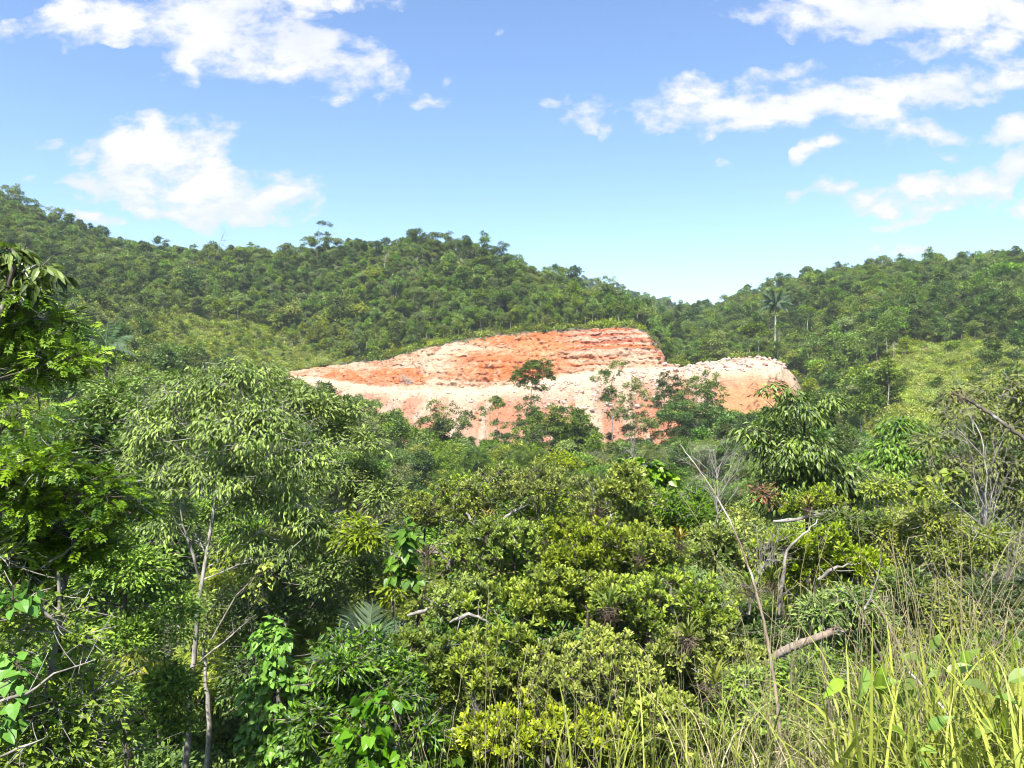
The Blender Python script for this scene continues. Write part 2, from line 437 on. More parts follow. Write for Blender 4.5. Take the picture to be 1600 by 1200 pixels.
# ------------------------------------------------------------------ terrain
def zs(y, Y):                                   # height that is seen at row y from Y metres away
    return (600.0 - y) / FPX * Y
NEAR = [(-40, -1.4), (0, -1.62), (1.5, -1.66), (3.2, -1.9), (4.6, -2.6), (7, -4.4), (10, -6.4), (20, -11)]
FAR = [(450, 22), (560, 40), (1500, 60)]
COLS = {
 -1500: [(40, -2), (80, 8), (140, 24), (220, 50), (300, 84), (340, 90), (600, 120), (1500, 120)],
 -300: [(40, -8), (80, -1.7), (140, 10), (200, 30), (300, 78), (340, 90), (450, 88), (900, 60)],
 0: [(40, -11), (80, -6.9), (120, 0), (160, 10), (200, 26), (250, 49), (300, 72), (330, 73), (450, 50), (900, 30)],
 100: [(40, -12), (80, -9.5), (120, -2.3), (160, 6), (200, 20), (250, 42), (300, 63), (330, 64), (450, 44), (900, 30)],
 200: [(40, -13), (80, -9.5), (120, -4.6), (160, 1), (200, 13), (240, 32), (290, 49.5), (320, 51), (450, 40), (900, 25)],
 400: [(40, -15), (80, -12.9), (120, -8.4), (160, -6), (200, 3), (240, 20), (290, 46.5), (320, 48), (450, 36), (900, 25)],
 460: [(40, -16), (80, -14.6), (120, -10.6), (150, -8.6), (190, 0), (213, 2.5), (240, 17), (288, 46.5), (320, 47), (450, 35), (900, 25)],
 560: [(40, -16), (80, -15.5), (120, -12.9), (150, -10.9), (190, -2), (215, 6.5), (240, 20), (284, 48.5), (320, 48), (450, 30), (900, 25)],
 640: [(40, -16), (80, -16.3), (120, -14.4), (150, -13.3), (190, -3), (215, 9.5), (240, 24), (280, 49.5), (320, 46), (450, 24), (900, 25)],
 740: [(40, -16), (80, -16.3), (120, -15.2), (150, -14.0), (190, -3), (215, 13.6), (240, 27), (275, 47), (320, 38), (450, 20), (700, 70), (900, 60)],
 800: [(40, -16), (80, -16.3), (120, -15.2), (150, -14.8), (190, -3), (215, 14.8), (240, 26), (270, 41.5), (320, 30), (450, 20), (700, 90), (900, 80)],
 850: [(40, -16), (80, -16.3), (120, -15.2), (150, -14.8), (190, -2), (215, 15.6), (235, 23), (262, 35), (320, 24), (450, 20), (700, 95), (900, 80)],
 900: [(40, -16), (80, -16.3), (120, -15.2), (150, -14.8), (190, 0), (214, 16.2), (232, 21), (255, 30), (320, 20), (450, 20), (700, 93), (900, 80)],
 950: [(40, -16), (80, -16.3), (120, -15.2), (150, -14.8), (190, 1), (213, 16.5), (228, 19), (250, 26), (320, 18), (450, 22), (700, 88), (900, 80)],
 1000: [(40, -15), (80, -16.3), (120, -15.2), (150, -14.8), (190, 2), (209, 15.6), (222, 17), (240, 19), (300, 15), (450, 26), (700, 80), (900, 78)],
 1040: [(40, -15), (80, -16.3), (120, -15.2), (150, -14.8), (190, 3), (203, 6.5), (225, 7), (250, 10), (300, 17), (360, 28), (450, 34), (700, 70), (900, 76)],
 1100: [(40, -15), (80, -16.3), (120, -15.2), (150, -14.0), (190, 4), (225, 5.0), (260, 10), (300, 18), (340, 27.5), (400, 32), (700, 58), (900, 70)],
 1200: [(40, -14), (80, -15.5), (120, -13.7), (150, -11.7), (190, 5.4), (225, 8), (260, 16), (300, 29), (330, 38), (400, 38), (700, 40), (900, 60)],
 1260: [(40, -13), (80, -14.6), (120, -12.2), (150, -8.6), (190, -.5), (225, 9), (260, 20), (300, 34), (328, 41), (400, 40), (900, 60)],
 1300: [(40, -12.5), (80, -13.8), (110, -13), (140, -8), (170, -1), (200, 8), (250, 24), (300, 38), (325, 42.5), (400, 42), (900, 50)],
 1400: [(40, -12), (80, -11.2), (115, -7.5), (150, 0), (180, 7.5), (200, 14), (250, 30), (300, 42), (320, 45), (400, 44), (900, 50)],
 1600: [(40, -11), (80, -9.5), (115, -6), (150, 2), (180, 9), (200, 16), (250, 32), (300, 46), (320, 49), (400, 48), (900, 50)],
 1900: [(40, -9), (80, -6.9), (115, -3), (150, 6), (200, 22), (250, 38), (320, 57), (400, 58), (900, 60)],
 3100: [(40, -3), (80, 0), (140, 16), (220, 40), (320, 70), (600, 100), (1500, 100)],
}
_pxs = np.array(sorted(COLS)); _Ys = np.concatenate([np.arange(-60, 30, 1.), np.arange(30, 400, 2.5), np.arange(400, 1600, 25.)])
_T = []
for c in _pxs:
    pr = NEAR + COLS[int(c)]
    z = np.interp(_Ys, [q[0] for q in pr], [q[1] for q in pr])
    k = np.ones(5) / 5
    zz_ = z.copy(); body = (_Ys > 15) & (_Ys < 395)
    zz_[body] = np.convolve(np.pad(z, 2, 'edge'), k, 'valid')[body]
    _T.append(zz_)
_T = np.array(_T)

def table(px, Y):
    px = np.clip(px, _pxs[0], _pxs[-1]); Y = np.clip(Y, _Ys[0], _Ys[-1])
    i = np.clip(np.searchsorted(_pxs, px) - 1, 0, len(_pxs) - 2)
    f = (px - _pxs[i]) / (_pxs[i+1] - _pxs[i]); f = f*f*(3-2*f)*.5 + f*.5
    j = np.clip(np.searchsorted(_Ys, Y) - 1, 0, len(_Ys) - 2)
    g = (Y - _Ys[j]) / (_Ys[j+1] - _Ys[j])
    return (1-f)*((1-g)*_T[i, j] + g*_T[i, j+1]) + f*((1-g)*_T[i+1, j] + g*_T[i+1, j+1])

# quarry cut: rows rim, face break, toe, bench edge, dump foot as (distance, height) for columns of the hillside
Q = {  # px: rimY, rimy, midY, midy, toeY, toey, edgeY, edgey, footY, footz
 440: (209, 583, 206, 586, 203, 589, 196, 592, 172, -6),
 480: (211, 576, 206, 581, 202, 588, 194, 594, 166, -9),
 540: (214, 568, 208, 578, 201, 598, 191, 604, 158, -10.1),
 600: (216, 563, 209, 580, 201, 607, 190, 611, 154, -13.3),
 640: (217, 551, 209, 574, 201, 610, 190, 614, 150, -14.8),
 700: (218, 536, 209, 566, 202, 611, 190, 615, 148, -15.6),
 760: (218, 526, 209, 560, 203, 608, 190, 613, 146, -16.0),
 820: (218, 520, 209, 556, 203, 600, 190, 607, 146, -16.0),
 880: (217, 516, 208, 548, 202, 589, 189, 597, 146, -16.0),
 940: (216, 513, 207, 542, 201, 580, 188, 588, 146, -16.0),
 985: (213, 511, 205, 540, 199, 577, 187, 584, 147, -16.0),
 1010: (209, 519, 203, 546, 197, 576, 187, 583, 148, -16.0),
 1030: (204, 541, 200, 560, 195, 575, 187, 582, 148, -16.0),
 1042: (200, 568, 196, 572, 192, 575, 187, 580, 149, -15.6),
 1070: (200, 573, 195, 573, 190, 575, 184, 580, 150, -15.6),
 1110: (200, 567, 194, 567, 188, 571, 180, 580, 152, -15.2),
 1150: (200, 561, 194, 561, 187, 566, 177, 580, 153, -14.4),
 1195: (200, 559, 193, 559, 186, 562, 176, 577, 154, -13.3),
 1220: (198, 566, 192, 567, 186, 570, 177, 583, 158, -11.7),
 1242: (196, 590, 191, 593, 186, 597, 179, 607, 164, -9.4),
 1262: (194, 625, 190, 630, 186, 636, 180, 645, 168, -10.1),
}
_qx = np.array(sorted(Q))
def qrows(px):
    R = [np.interp(px, _qx, [Q[int(c)][k] for c in _qx]) for k in range(10)]
    Ys = [R[8], R[6], R[4], R[2], R[0]]
    Zs = [R[9], zs(R[7], R[6]), zs(R[5], R[4]), zs(R[3], R[2]), zs(R[1], R[0])]
    return np.array(Ys), np.array(Zs)
def zquarry(px, Y):
    Ys, Zs = qrows(px)
    z = np.full(np.shape(px), -999.)
    for k in range(4):
        inside = (Y >= Ys[k]) & (Y <= Ys[k+1])
        t = (Y - Ys[k]) / (Ys[k+1] - Ys[k])
        z = np.where(inside, Zs[k] + t * (Zs[k+1] - Zs[k]), z)
    return z

def ground_z(X, Y, under=0.0):
    X = np.asarray(X, float); Y = np.asarray(Y, float)
    px = 800 + FPX * X / np.maximum(Y, 6.0)
    z = table(px, Y)
    rough = (fbm(X / 17, Y / 17, 0, 4, 3) - .5) * np.interp(Y, [0, 10, 60, 200, 800], [.2, .5, 3, 5, 22])
    z = z + rough * np.interp(Y, [0, 5], [0, 1]) * 1.0
    q = zquarry(px, Y)
    w_ = sstep(440, 470, px) * sstep(1262, 1240, px)
    Yq, Zq = qrows(px)
    behind = (Y > Yq[4]) & (w_ > 0)
    k_ = np.where(behind, sstep(0, 16, Y - Yq[4]), 1.0)
    z = np.where(behind, z * (k_ + (1 - k_) * (1 - w_)) + (Zq[4] + .05 + (Y - Yq[4]) * .22) * (1 - k_) * w_, z)
    z = np.where(q > -900, (z * (1 - w_) + q * w_) - under * w_, z)
    return z

# soil and leaf litter under the vegetation
m = bpy.data.materials.new('forest soil'); m.use_nodes = True
t = NT(m.node_tree); t.n.clear()
g = t.new('ShaderNodeTexCoord')
c = t.mix(t.smooth(t.noise(g.outputs['Object'], .6, 5, .6), .4, .62), (.035, .040, .014, 1), (.075, .10, .022, 1))
c = t.mix(t.smooth(t.noise(g.outputs['Object'], .09, 4, .6), .60, .72), c, (.16, .10, .06, 1))
p = t.new('ShaderNodeBsdfPrincipled'); t.put(p.inputs['Base Color'], c); p.inputs['Roughness'].default_value = .95
b = t.new('ShaderNodeBump'); b.inputs['Strength'].default_value = .8; b.inputs['Distance'].default_value = .3
t.put(b.inputs['Height'], t.noise(g.outputs['Object'], 2.0, 5, .65)); t.link(b.outputs[0], p.inputs['Normal'])
o = t.new('ShaderNodeOutputMaterial'); t.link(p.outputs[0], o.inputs[0]); M['soil'] = m

yr = np.concatenate([np.linspace(-60, -4, 12), np.linspace(-3, 12, 50), 12 + 1388 * (np.linspace(.02, 1, 290) ** 2.1)])
sr = np.linspace(-1, 1, 360)
S, Yg = np.meshgrid(sr, yr)
Xg = S * (np.abs(Yg) + 18) * 1.25
Zg = ground_z(Xg, Yg, under=1.6)
nr, nc = S.shape
i = np.arange(nr - 1)[:, None]; j = np.arange(nc - 1)[None]
GF = np.stack([i*nc + j, i*nc + j + 1, (i+1)*nc + j + 1, (i+1)*nc + j], -1).reshape(-1, 4)
mb = MB(); mb.add(np.stack([Xg, Yg, Zg], -1), GF, .5, 0, True)
tagged(part('terrain', mb.mesh('terrain', M['soil'])), kind='structure')

# ------------------------------------------------------------------ the quarry cut
m = bpy.data.materials.new('cut earth and rock'); m.use_nodes = True
t = NT(m.node_tree); t.n.clear()
a = t.new('ShaderNodeAttribute', attribute_name='stain')
g = t.new('ShaderNodeTexCoord')
n = t.noise(g.outputs['Object'], 1.6, 6, .65)
c = t.mix(t.math('MULTIPLY', t.smooth(n, .35, .7), .16), a.outputs['Color'], (.40, .28, .20, 1))
mp = t.new('ShaderNodeMapping'); t.link(g.outputs['Object'], mp.inputs[0]); mp.inputs[3].default_value = (.55, 1, 1.7); mp.inputs[2].default_value = (0, math.radians(8), 0)
n2_ = t.noise(mp.outputs[0], 1.7, 6, .72, .6)
c = t.mix(t.math('MULTIPLY', t.smooth(n2_, .54, .66), .62), c, (.17, .07, .04, 1))  # brown flecks: dirt, and small shadows of the relief painted into the colour
c = t.mix(t.math('MULTIPLY', t.smooth(n2_, .44, .34), .32), c, (.46, .38, .30, 1))
p = t.new('ShaderNodeBsdfPrincipled'); t.put(p.inputs['Base Color'], c); p.inputs['Roughness'].default_value = .95; p.inputs['Specular IOR Level'].default_value = .15
b = t.new('ShaderNodeBump'); b.inputs['Strength'].default_value = .9; b.inputs['Distance'].default_value = .6
t.put(b.inputs['Height'], n2_); t.link(b.outputs[0], p.inputs['Normal'])
o = t.new('ShaderNodeOutputMaterial'); t.link(p.outputs[0], o.inputs[0]); M['cut'] = m

ORANGE, RED, CREAM, PINK, YEL, BROWN = [np.array(q) for q in ((.41, .118, .032), (.28, .070, .036), (.43, .325, .225), (.37, .23, .17), (.43, .20, .075), (.07, .04, .025))]
def blob(px, y, cx, cy, rx, ry):
    return np.exp(-(((px - cx) / rx) ** 2 + ((y - cy) / ry) ** 2))
def quarry_patch(name, k0, k1, nrow, label_kind='structure'):
    """rows between profile rows k0..k1 (0 dump foot, 1 bench edge, 2 toe, 3 break, 4 rim)"""
    px = np.linspace(440, 1262, 760)
    Ys, Zs = qrows(px)
    tt = np.linspace(k0, k1, nrow)
    PX, TT = np.meshgrid(px, tt)
    Yv = np.array([[np.interp(q, range(5), Ys[:, c]) for c in range(len(px))] for q in tt])
    Zv = np.array([[np.interp(q, range(5), Zs[:, c]) for c in range(len(px))] for q in tt])
    Xv = (PX - 800) / FPX * Yv
    scr = 600 - FPX * Zv / Yv
    # relief: benches left by the excavator on the face, gullies and lumps on the dump
    face = sstep(1.9, 2.25, TT) * (1 - sstep(3.93, 4.0, TT) * .5)
    dump = 1 - sstep(.75, 1.05, TT)
    band = fbm(Xv / 22, Zv / .75 + Xv / 60, Yv / 40, 3, 21)
    lump = fbm(Xv / 5, Zv / 2.6, Yv / 5, 5, 31, .6)
    rill = 1 - np.abs(fbm((Xv + Zv * .5) / 1.7, Zv / 7, 0, 4, 41) - .5) * 2
    right = sstep(840, 930, PX)
    dY = face * ((band - .5) * (1.0 + 1.1 * right) + (lump - .5) * 3.6 + (rill - .7) * 2.2)
    dZ = face * ((fbm(Xv / 3, Zv / 1.0, 2.2, 4, 51, .6) - .5) * 1.4)
    gully = 1 - np.abs(fbm((Xv - Zv * .25) / 6, Zv / 30, 0, 3, 61) - .5) * 2
    dY = dY + dump * ((lump - .5) * 5.0 - (gully - .75) * 3.4)
    dZ = dZ + dump * ((fbm(Xv / 2, Yv / 2, 0, 4, 71, .6) - .5) * 2.6)
    flat = 1 - np.clip(face + dump, 0, 1)
    dZ = dZ + flat * (fbm(Xv / 1.5, Yv / 3, 0, 4, 81) - .5) * 1.1
    rough_ = (fbm(Xv / 1.1, Zv / .7, Yv / 1.1, 3, 95, .6) - .5)
    dY = dY + rough_ * 1.5 * (1 - flat * .6); dZ = dZ + rough_ * .6
    edge = sstep(440, 470, PX) * sstep(1262, 1235, PX)
    V = np.stack([Xv + (fbm(Xv / 3, Zv / 2, 4, 3, 91) - .5) * .8, Yv - dY * edge, Zv + dZ * edge], -1)
    # which earth lies where
    wob = (fbm(Xv / 7, Zv / 2.2, 3, 4, 5) - .5)
    x_, y_ = PX + wob * 60, scr + wob * 26
    strat = fbm(Xv / 30, Zv / .8, 1, 4, 6)
    fine = fbm(Xv / 2.2, Zv / 1.2, Yv / 2, 4, 8, .6)
    C = np.ones(PX.shape + (3,)) * (CREAM * .8 + PINK * .2)
    def lay(col, wgt):
        nonlocal C
        wgt = np.clip(wgt, 0, 1)[..., None]; C = C * (1 - wgt) + col * wgt
    lay(ORANGE, sstep(680, 740, x_) * sstep(1060, 1040, PX) * face * 1.0)
    lay(ORANGE * .6 + CREAM * .4, sstep(800, 700, x_) * face * sstep(.42, .55, lump) * .8)
    lay(ORANGE, (blob(x_, y_, 560, 592, 60, 10) * 1.6 + blob(x_, y_, 640, 588, 70, 7) * 1.1) * (face > .3))
    lay(YEL, blob(x_, y_, 850, 548, 34, 14) * face * .9)
    lay(RED, right * sstep(560, 545, y_) * face * sstep(.44, .52, strat) * .95)
    lay(PINK * .5 + CREAM * .5, right * sstep(.56, .63, strat) * face * .8)
    lay(CREAM, (blob(x_, y_, 700, 603, 130, 8) + blob(x_, y_, 720, 545, 70, 9) + blob(x_, y_, 1000, 566, 45, 9) * .8 + blob(x_, y_, 900, 560, 60, 6) * .5) * face * 1.1)
    lay(CREAM * .95, sstep(.55, .70, fine) * face * .45)
    lay(RED * .8, sstep(.40, .30, fine) * face * .6)
    lay(CREAM * 1.2, flat * .95)
    fan = fbm((Xv - Zv * .2) / 4, Zv / 22, 0, 4, 12)
    lay(ORANGE * .75 + CREAM * .25, (blob(x_, y_, 905, 655, 60, 26) + blob(x_, y_, 775, 655, 34, 30) + blob(x_, y_, 1035, 660, 36, 45) + blob(x_, y_, 640, 690, 60, 25) + blob(x_, y_, 660, 622, 40, 8) * .7) * dump * sstep(.34, .50, fan) * 1.4)
    lay(ORANGE * .6 + PINK * .4, dump * sstep(.50, .58, fan) * .7)
    lay(CREAM * 1.15, dump * sstep(.44, .36, fan) * (1 - sstep(1118, 1138, x_)) * .8)
    spur = sstep(1118, 1138, x_) * dump
    lay(YEL * .85 + CREAM * .15, spur * sstep(576, 590, y_ + wob * 10))
    lay(ORANGE * .5 + CREAM * .5, spur * blob(x_, y_, 1140, 598, 50, 14) * .8)
    lay(CREAM, sstep(1180, 1230, x_) * blob(x_, y_, 1190, 588, 24, 10) * .9)
    lay(PINK * .8, dump * (1 - spur) * sstep(.52, .66, fine) * .5)
    lay(BROWN, sstep(3.90, 3.99, TT + wob * .10) * (PX < 1045) * sstep(.3, .6, fine) * .85)
    C = C * (.80 + .28 * fine[..., None]) * (1 - .10 * dump[..., None])
    r, cc = PX.shape
    i = np.arange(r - 1)[:, None]; j = np.arange(cc - 1)[None]
    f = np.stack([i*cc + j, i*cc + j + 1, (i+1)*cc + j + 1, (i+1)*cc + j], -1).reshape(-1, 4)
    mb = MB(); mb.add(V, f, .5, 0, True)
    col = np.concatenate([np.clip(C, .02, .9), np.ones(C.shape[:2] + (1,))], -1)
    return tagged(part(name, mb.mesh(name, M['cut'], col)), kind='structure'), V, PX, TT
dump_o, dump_V, dump_PX, _ = quarry_patch('rubble_slope', 0, 1, 90)
quarry_patch('quarry_ground', 1, 2, 16)
cliff_o, cliff_V, cliff_PX, cliff_TT = quarry_patch('cliff', 2, 4, 100)

def quarry_z(px, Y):
    return float(zquarry(np.array([px], float), np.array([Y], float))[0])

# boulders: five shapes shared by all of them
m = bpy.data.materials.new('pale limestone'); m.use_nodes = True
t = NT(m.node_tree); t.n.clear()
g = t.new('ShaderNodeTexCoord'); oi = t.new('ShaderNodeObjectInfo')
c = t.mix(oi.outputs['Random'], (.42, .335, .285, 1), (.33, .20, .16, 1))
c = t.mix(t.math('MULTIPLY', t.smooth(t.noise(g.outputs['Object'], 2.2, 5, .6), .45, .7), .6), c, (.50, .46, .42, 1))
c = t.mix(t.smooth(t.noise(g.outputs['Object'], 3.2, 4, .6), .62, .72), c, (.36, .20, .14, 1))
p = t.new('ShaderNodeBsdfPrincipled'); t.put(p.inputs['Base Color'], c); p.inputs['Roughness'].default_value = .9
o = t.new('ShaderNodeOutputMaterial'); t.link(p.outputs[0], o.inputs[0]); M['rock'] = m
def rock_mesh(seed):
    import bmesh
    bm = bmesh.new(); bmesh.ops.create_icosphere(bm, subdivisions=2, radius=1)
    r = np.random.default_rng(seed)
    planes = norm(r.normal(size=(9, 3))); dd = r.uniform(.55, .9, 9)
    for v in bm.verts:
        p_ = np.array(v.co)
        for q in range(9):
            k = p_ @ planes[q]
            if k > dd[q]: p_ = p_ - planes[q] * (k - dd[q])
        v.co = p_ * np.array([1.15, .9, .8])
    me = bpy.data.meshes.new('boulder'); bm.to_mesh(me); bm.free(); me.materials.append(M['rock'])
    return me
ROCKS = [rock_mesh(s) for s in range(5)]
PLACES = [
 (1048, 1180, 178, 198, 95, .35, .95, 'white boulder', 'on the berm right of the cliff', 1.0),
 (1185, 1228, 180, 194, 34, .3, .9, 'pinkish boulder', 'on the earth spur\'s crest', 1.0),
 (850, 1045, 168, 189, 75, .3, .8, 'pale broken rock', 'below the orange cliff', 1.0),
 (985, 1045, 182, 198, 22, .3, .9, 'pink streaked rock', 'at the cliff\'s right foot', 1.0),
 (600, 850, 176, 190, 30, .25, .55, 'cream rock', 'atop the rubble slope', 1.0),
]
br = np.random.default_rng(5)
for (x0, x1, y0, y1, cnt, s0, s1, nm, where, _w) in PLACES:
    L = []
    for q in range(cnt):
        px = br.uniform(x0, x1); Y = br.uniform(y0, y1); s = s0 + (s1 - s0) * br.uniform() ** 2.2
        L.append((px, Y, s))
    L.sort()
    big = sorted(L, key=lambda e: -e[2])[:6]
    for q, (px, Y, s) in enumerate(L):
        ob = part('boulder', ROCKS[br.integers(5)])
        z = quarry_z(px, Y)
        ob.location = ((px - 800) / FPX * Y, Y, z + s * .28)
        ob.rotation_euler = (br.uniform(-.4, .4), br.uniform(-.4, .4), br.uniform(0, 6.28)); ob.scale = (s * br.uniform(.8, 1.3), s, s * br.uniform(.7, 1.05))
        if (px, Y, s) in big:
            k = sorted(e[0] for e in big).index(px)
            lab = '%s from left of six big %ss %s' % (('first', 'second', 'third', 'fourth', 'fifth', 'sixth')[k], nm, where)
        else:
            lab = 'smaller %s scattered %s' % (nm, where)
        tagged(ob, lab, 'boulder', 'smaller %ss %s' % (nm, where) if (px, Y, s) not in big else 'large %ss %s' % (nm, where))
# loose stones too small to tell apart
mb = MB(); ico = bpy.data.meshes['boulder']
rv = np.array([v.co for v in ROCKS[1].vertices]); rf = np.array([list(p.vertices) for p in ROCKS[1].polygons])
sv = A([(1, 0, 0), (-1, 0, 0), (0, 1, 0), (0, -1, 0), (0, 0, .8), (0, 0, -.8)]); sf = A([(0, 2, 4), (2, 1, 4), (1, 3, 4), (3, 0, 4), (2, 0, 5), (1, 2, 5), (3, 1, 5), (0, 3, 5)])
NS = 5200
px = np.concatenate([br.uniform(470, 1235, NS // 2), br.uniform(830, 1190, NS // 2)]); kk = br.uniform(0, 1, NS)
Ys, Zs = qrows(px)
Y = Ys[0] + (Ys[1] - Ys[0]) * (1 - kk ** 1.8) + br.normal(0, 1.5, NS)
Z = zquarry(px, Y); ok = (Z > -900) & ((px < 1120) | (kk < .12)); px, Y, Z = px[ok], Y[ok], Z[ok]
s = .08 + .26 * br.uniform(0, 1, len(px)) ** 3
pos = np.stack([(px - 800) / FPX * Y, Y, Z + .05], -1)
V = pos[:, None] + s[:, None, None] * sv[None] * br.uniform(.6, 1.4, (len(px), 6, 1))
mb.add(V, (sf[None].astype(int) + (np.arange(len(px)) * 6)[:, None, None]).reshape(-1, 3))
tagged(part('stone_rubble', mb.mesh('stone_rubble', M['rock'])), 'loose pale stones strewn over the dumped earth below the cliff', 'rubble', kind='stuff')

# ------------------------------------------------------------------ plants
UP = np.array([0, 0, 1.])
def crown_clumps(rng, lobes, n, top_bias=.35):
    """clump centres near the surfaces of a few lobes (cx, cy, cz, rx, ry, rz)"""
    lobes = np.asarray(lobes, float); vol = lobes[:, 3] * lobes[:, 4] * lobes[:, 5]
    k = rng.choice(len(lobes), n, p=vol / vol.sum())
    d = rand_unit(rng, n); d[:, 2] = np.where((d[:, 2] < -.15) & (rng.random(n) < .75), -d[:, 2], d[:, 2])
    r = rng.uniform(.35, 1.0, n) ** .45
    return lobes[k, :3] + d * r[:, None] * lobes[k, 3:6], d

def leafy(mb, rng, centres, outdir, rc, per, tpl, size, droop=.2, flat=.55, up=1.0, mat=0, jit=.55, tintbase=None):
    n = len(centres); tot = n * per
    off = rng.normal(size=(tot, 3)) * .5; off[:, 2] *= flat
    rcl = rc * rng.uniform(.7, 1.25, n)
    C = np.repeat(centres, per, 0); O = np.repeat(outdir, per, 0)
    pos = C + off * np.repeat(rcl, per)[:, None] * 1.0
    pos[:, 2] += np.repeat(rcl, per) * .25 * (1 - np.minimum((off[:, 0]**2 + off[:, 1]**2) * 2.5, 1.4))
    d = norm(off * 1.2 + O * .6 + rng.normal(size=(tot, 3)) * .45) - UP * droop
    nn = norm(UP * up + O * .35 + rng.normal(size=(tot, 3)) * jit)
    tb = rng.uniform(.05, .75, n) if tintbase is None else tintbase
    tint = np.clip(np.repeat(tb, per) + rng.normal(0, .18, tot), 0, .93)
    put_leaves(mb, tpl, pos, d, nn, size * rng.uniform(.65, 1.25, tot), tint, mat)

def make_tree(rng, H, r0, lobes, nclump, rc, per, tpl, size, leafmat, barkmat='bark', droop=.2, flat=.55, up=1.0, jit=.6, sides=6, lean=(0, 0), limb=.35, seg=4, fork=.35, twigs=0, crown_only=False):
    """returns (trunk mesh builder, crown mesh builder)"""
    tm, cm = MB(), MB()
    C, D = crown_clumps(rng, lobes, nclump)
    L = np.asarray(lobes, float)
    topc = np.array([L[:, 0].mean(), L[:, 1].mean(), (L[:, 2] + L[:, 5] * .3).max()])
    n = 9
    tt = np.linspace(0, 1, n)[:, None]
    path = np.array([0, 0, -1.2]) * (1 - tt) + topc * tt
    wob = np.cumsum(rng.normal(0, H * .011, (n, 3)), 0); wob[:, 2] = 0; wob *= np.minimum(tt * 3, 1)
    path = path + wob + np.array([lean[0], lean[1], 0]) * (tt ** 2)
    rad = r0 * (1 - .8 * tt[:, 0]) + .004
    rad[0] *= 1.35
    tube(tm, path, rad, sides)
    base = C[:, 2].min()
    f0 = np.clip((C[:, 2] - L[:, 5].max() * .6 - rng.uniform(0, .2, len(C)) * H) / H, fork, .95)
    idx = f0 * (n - 1); i0 = np.floor(idx).astype(int).clip(0, n - 2); fr = (idx - i0)[:, None]
    S = path[i0] * (1 - fr) + path[i0 + 1] * fr
    mid = (S + C) / 2 + rng.normal(0, .06, (len(C), 3)) * H * .5; mid[:, 2] += np.linalg.norm(C - S, axis=1) * .08
    grow_limbs(tm, rng, path, rad, C, max(4, int(len(C) ** .5 * .9)), limb)
    if twigs:
        P = np.repeat(C, twigs, 0); E = P + rng.normal(size=P.shape) * rc * np.array([.6, .6, .35])
        tubes_many(tm, P, (P + E) / 2 + rng.normal(0, .05 * rc, P.shape), E, .012, .004, 2, 3)
    leafy(cm, rng, C, D, rc, per, tpl, size, droop, flat, up, 0, jit)
    return tm, cm

def lobes_round(rng, H, R, base=.45, n=5, sq=.7):
    L = []
    cz = H * (base + 1) / 2
    for k in range(n):
        a = rng.uniform(0, 6.28); rr = R * rng.uniform(.25, .6)
        z = cz + rng.uniform(-.3, .35) * H * (1 - base)
        r = R * rng.uniform(.38, .62)
        L.append((math.cos(a) * rr, math.sin(a) * rr, min(z, H - r * sq), r, r, r * sq))
    L.append((0, 0, H - R * .42, R * .5, R * .5, R * .42))
    return L

def grow_limbs(tm, rng, path, rad, C, ng, limb=.4, fork=.25):
    """main limbs leave the trunk one by one and divide towards the leaf clumps"""
    n = len(path); fine = np.linspace(0, n - 1, 40)
    P = np.stack([np.interp(fine, range(n), path[:, c]) for c in range(3)], 1); R = np.interp(fine, range(n), rad)
    G = C[rng.choice(len(C), min(ng, len(C)), replace=False)]
    for _ in range(2):
        own = np.linalg.norm(C[:, None] - G[None], axis=2).argmin(1)
        G = np.array([C[own == k].mean(0) if (own == k).any() else G[k] for k in range(len(G))])
    hd = np.linalg.norm(G[:, None, :2] - P[None, :, :2], axis=2)
    cost = np.abs(G[:, None, 2] - P[None, :, 2] - hd * rng.uniform(.25, .9, (len(G), 1))) + hd * .3 + (fine[None] < (n - 1) * fork) * 20
    s = cost.argmin(1)
    S = P[s]; r = np.maximum(R[s] * limb * rng.uniform(.7, 1.1, len(G)), .006)
    mid = S * .5 + G * .5 + rng.normal(0, .07, G.shape) * np.linalg.norm(G - S, axis=1)[:, None]
    mid[:, 2] -= np.linalg.norm(G - S, axis=1) * .08
    tubes_many(tm, S, mid, G, r, r * .45, 5, 5)
    t_ = rng.uniform(.45, 1, len(C))[:, None]; Sg, Mg, Gg = S[own], mid[own], G[own]
    A0 = (1 - t_)**2 * Sg + 2 * t_ * (1 - t_) * Mg + t_**2 * Gg
    rc_ = r[own] * .38
    tubes_many(tm, A0, (A0 + C) / 2 + rng.normal(0, .1, C.shape) * np.linalg.norm(C - A0, axis=1)[:, None], C, rc_, rc_ * .3, 3, 3)

class Proto:
    def __init__(self, key, tm, cm, bm, lm, words_, H, R):
        self.key, self.words, self.H, self.R = key, words_, H, R
        self.tm = tm.mesh('trunk', M[bm]); self.cm = cm.mesh('crown', M[lm])
        j = MB(); j.merge(cm, 0); j.merge(tm, 1)
        self.joined = j.mesh('tree', [M[lm], M[bm]])
PR = {}
def proto(level, key, words_, lm, bm, H, R, base, ncl, rc, per, tpl, size, seed, nl=5, sq=.7, **kw):
    r = np.random.default_rng(seed)
    tm, cm = make_tree(r, H, kw.pop('r0', H * .016), lobes_round(r, H, R, base, nl, sq), ncl, rc, per, tpl, size, lm, bm, **kw)
    PR.setdefault(level, []).append(Proto(key, tm, cm, bm, lm, words_, H, R))
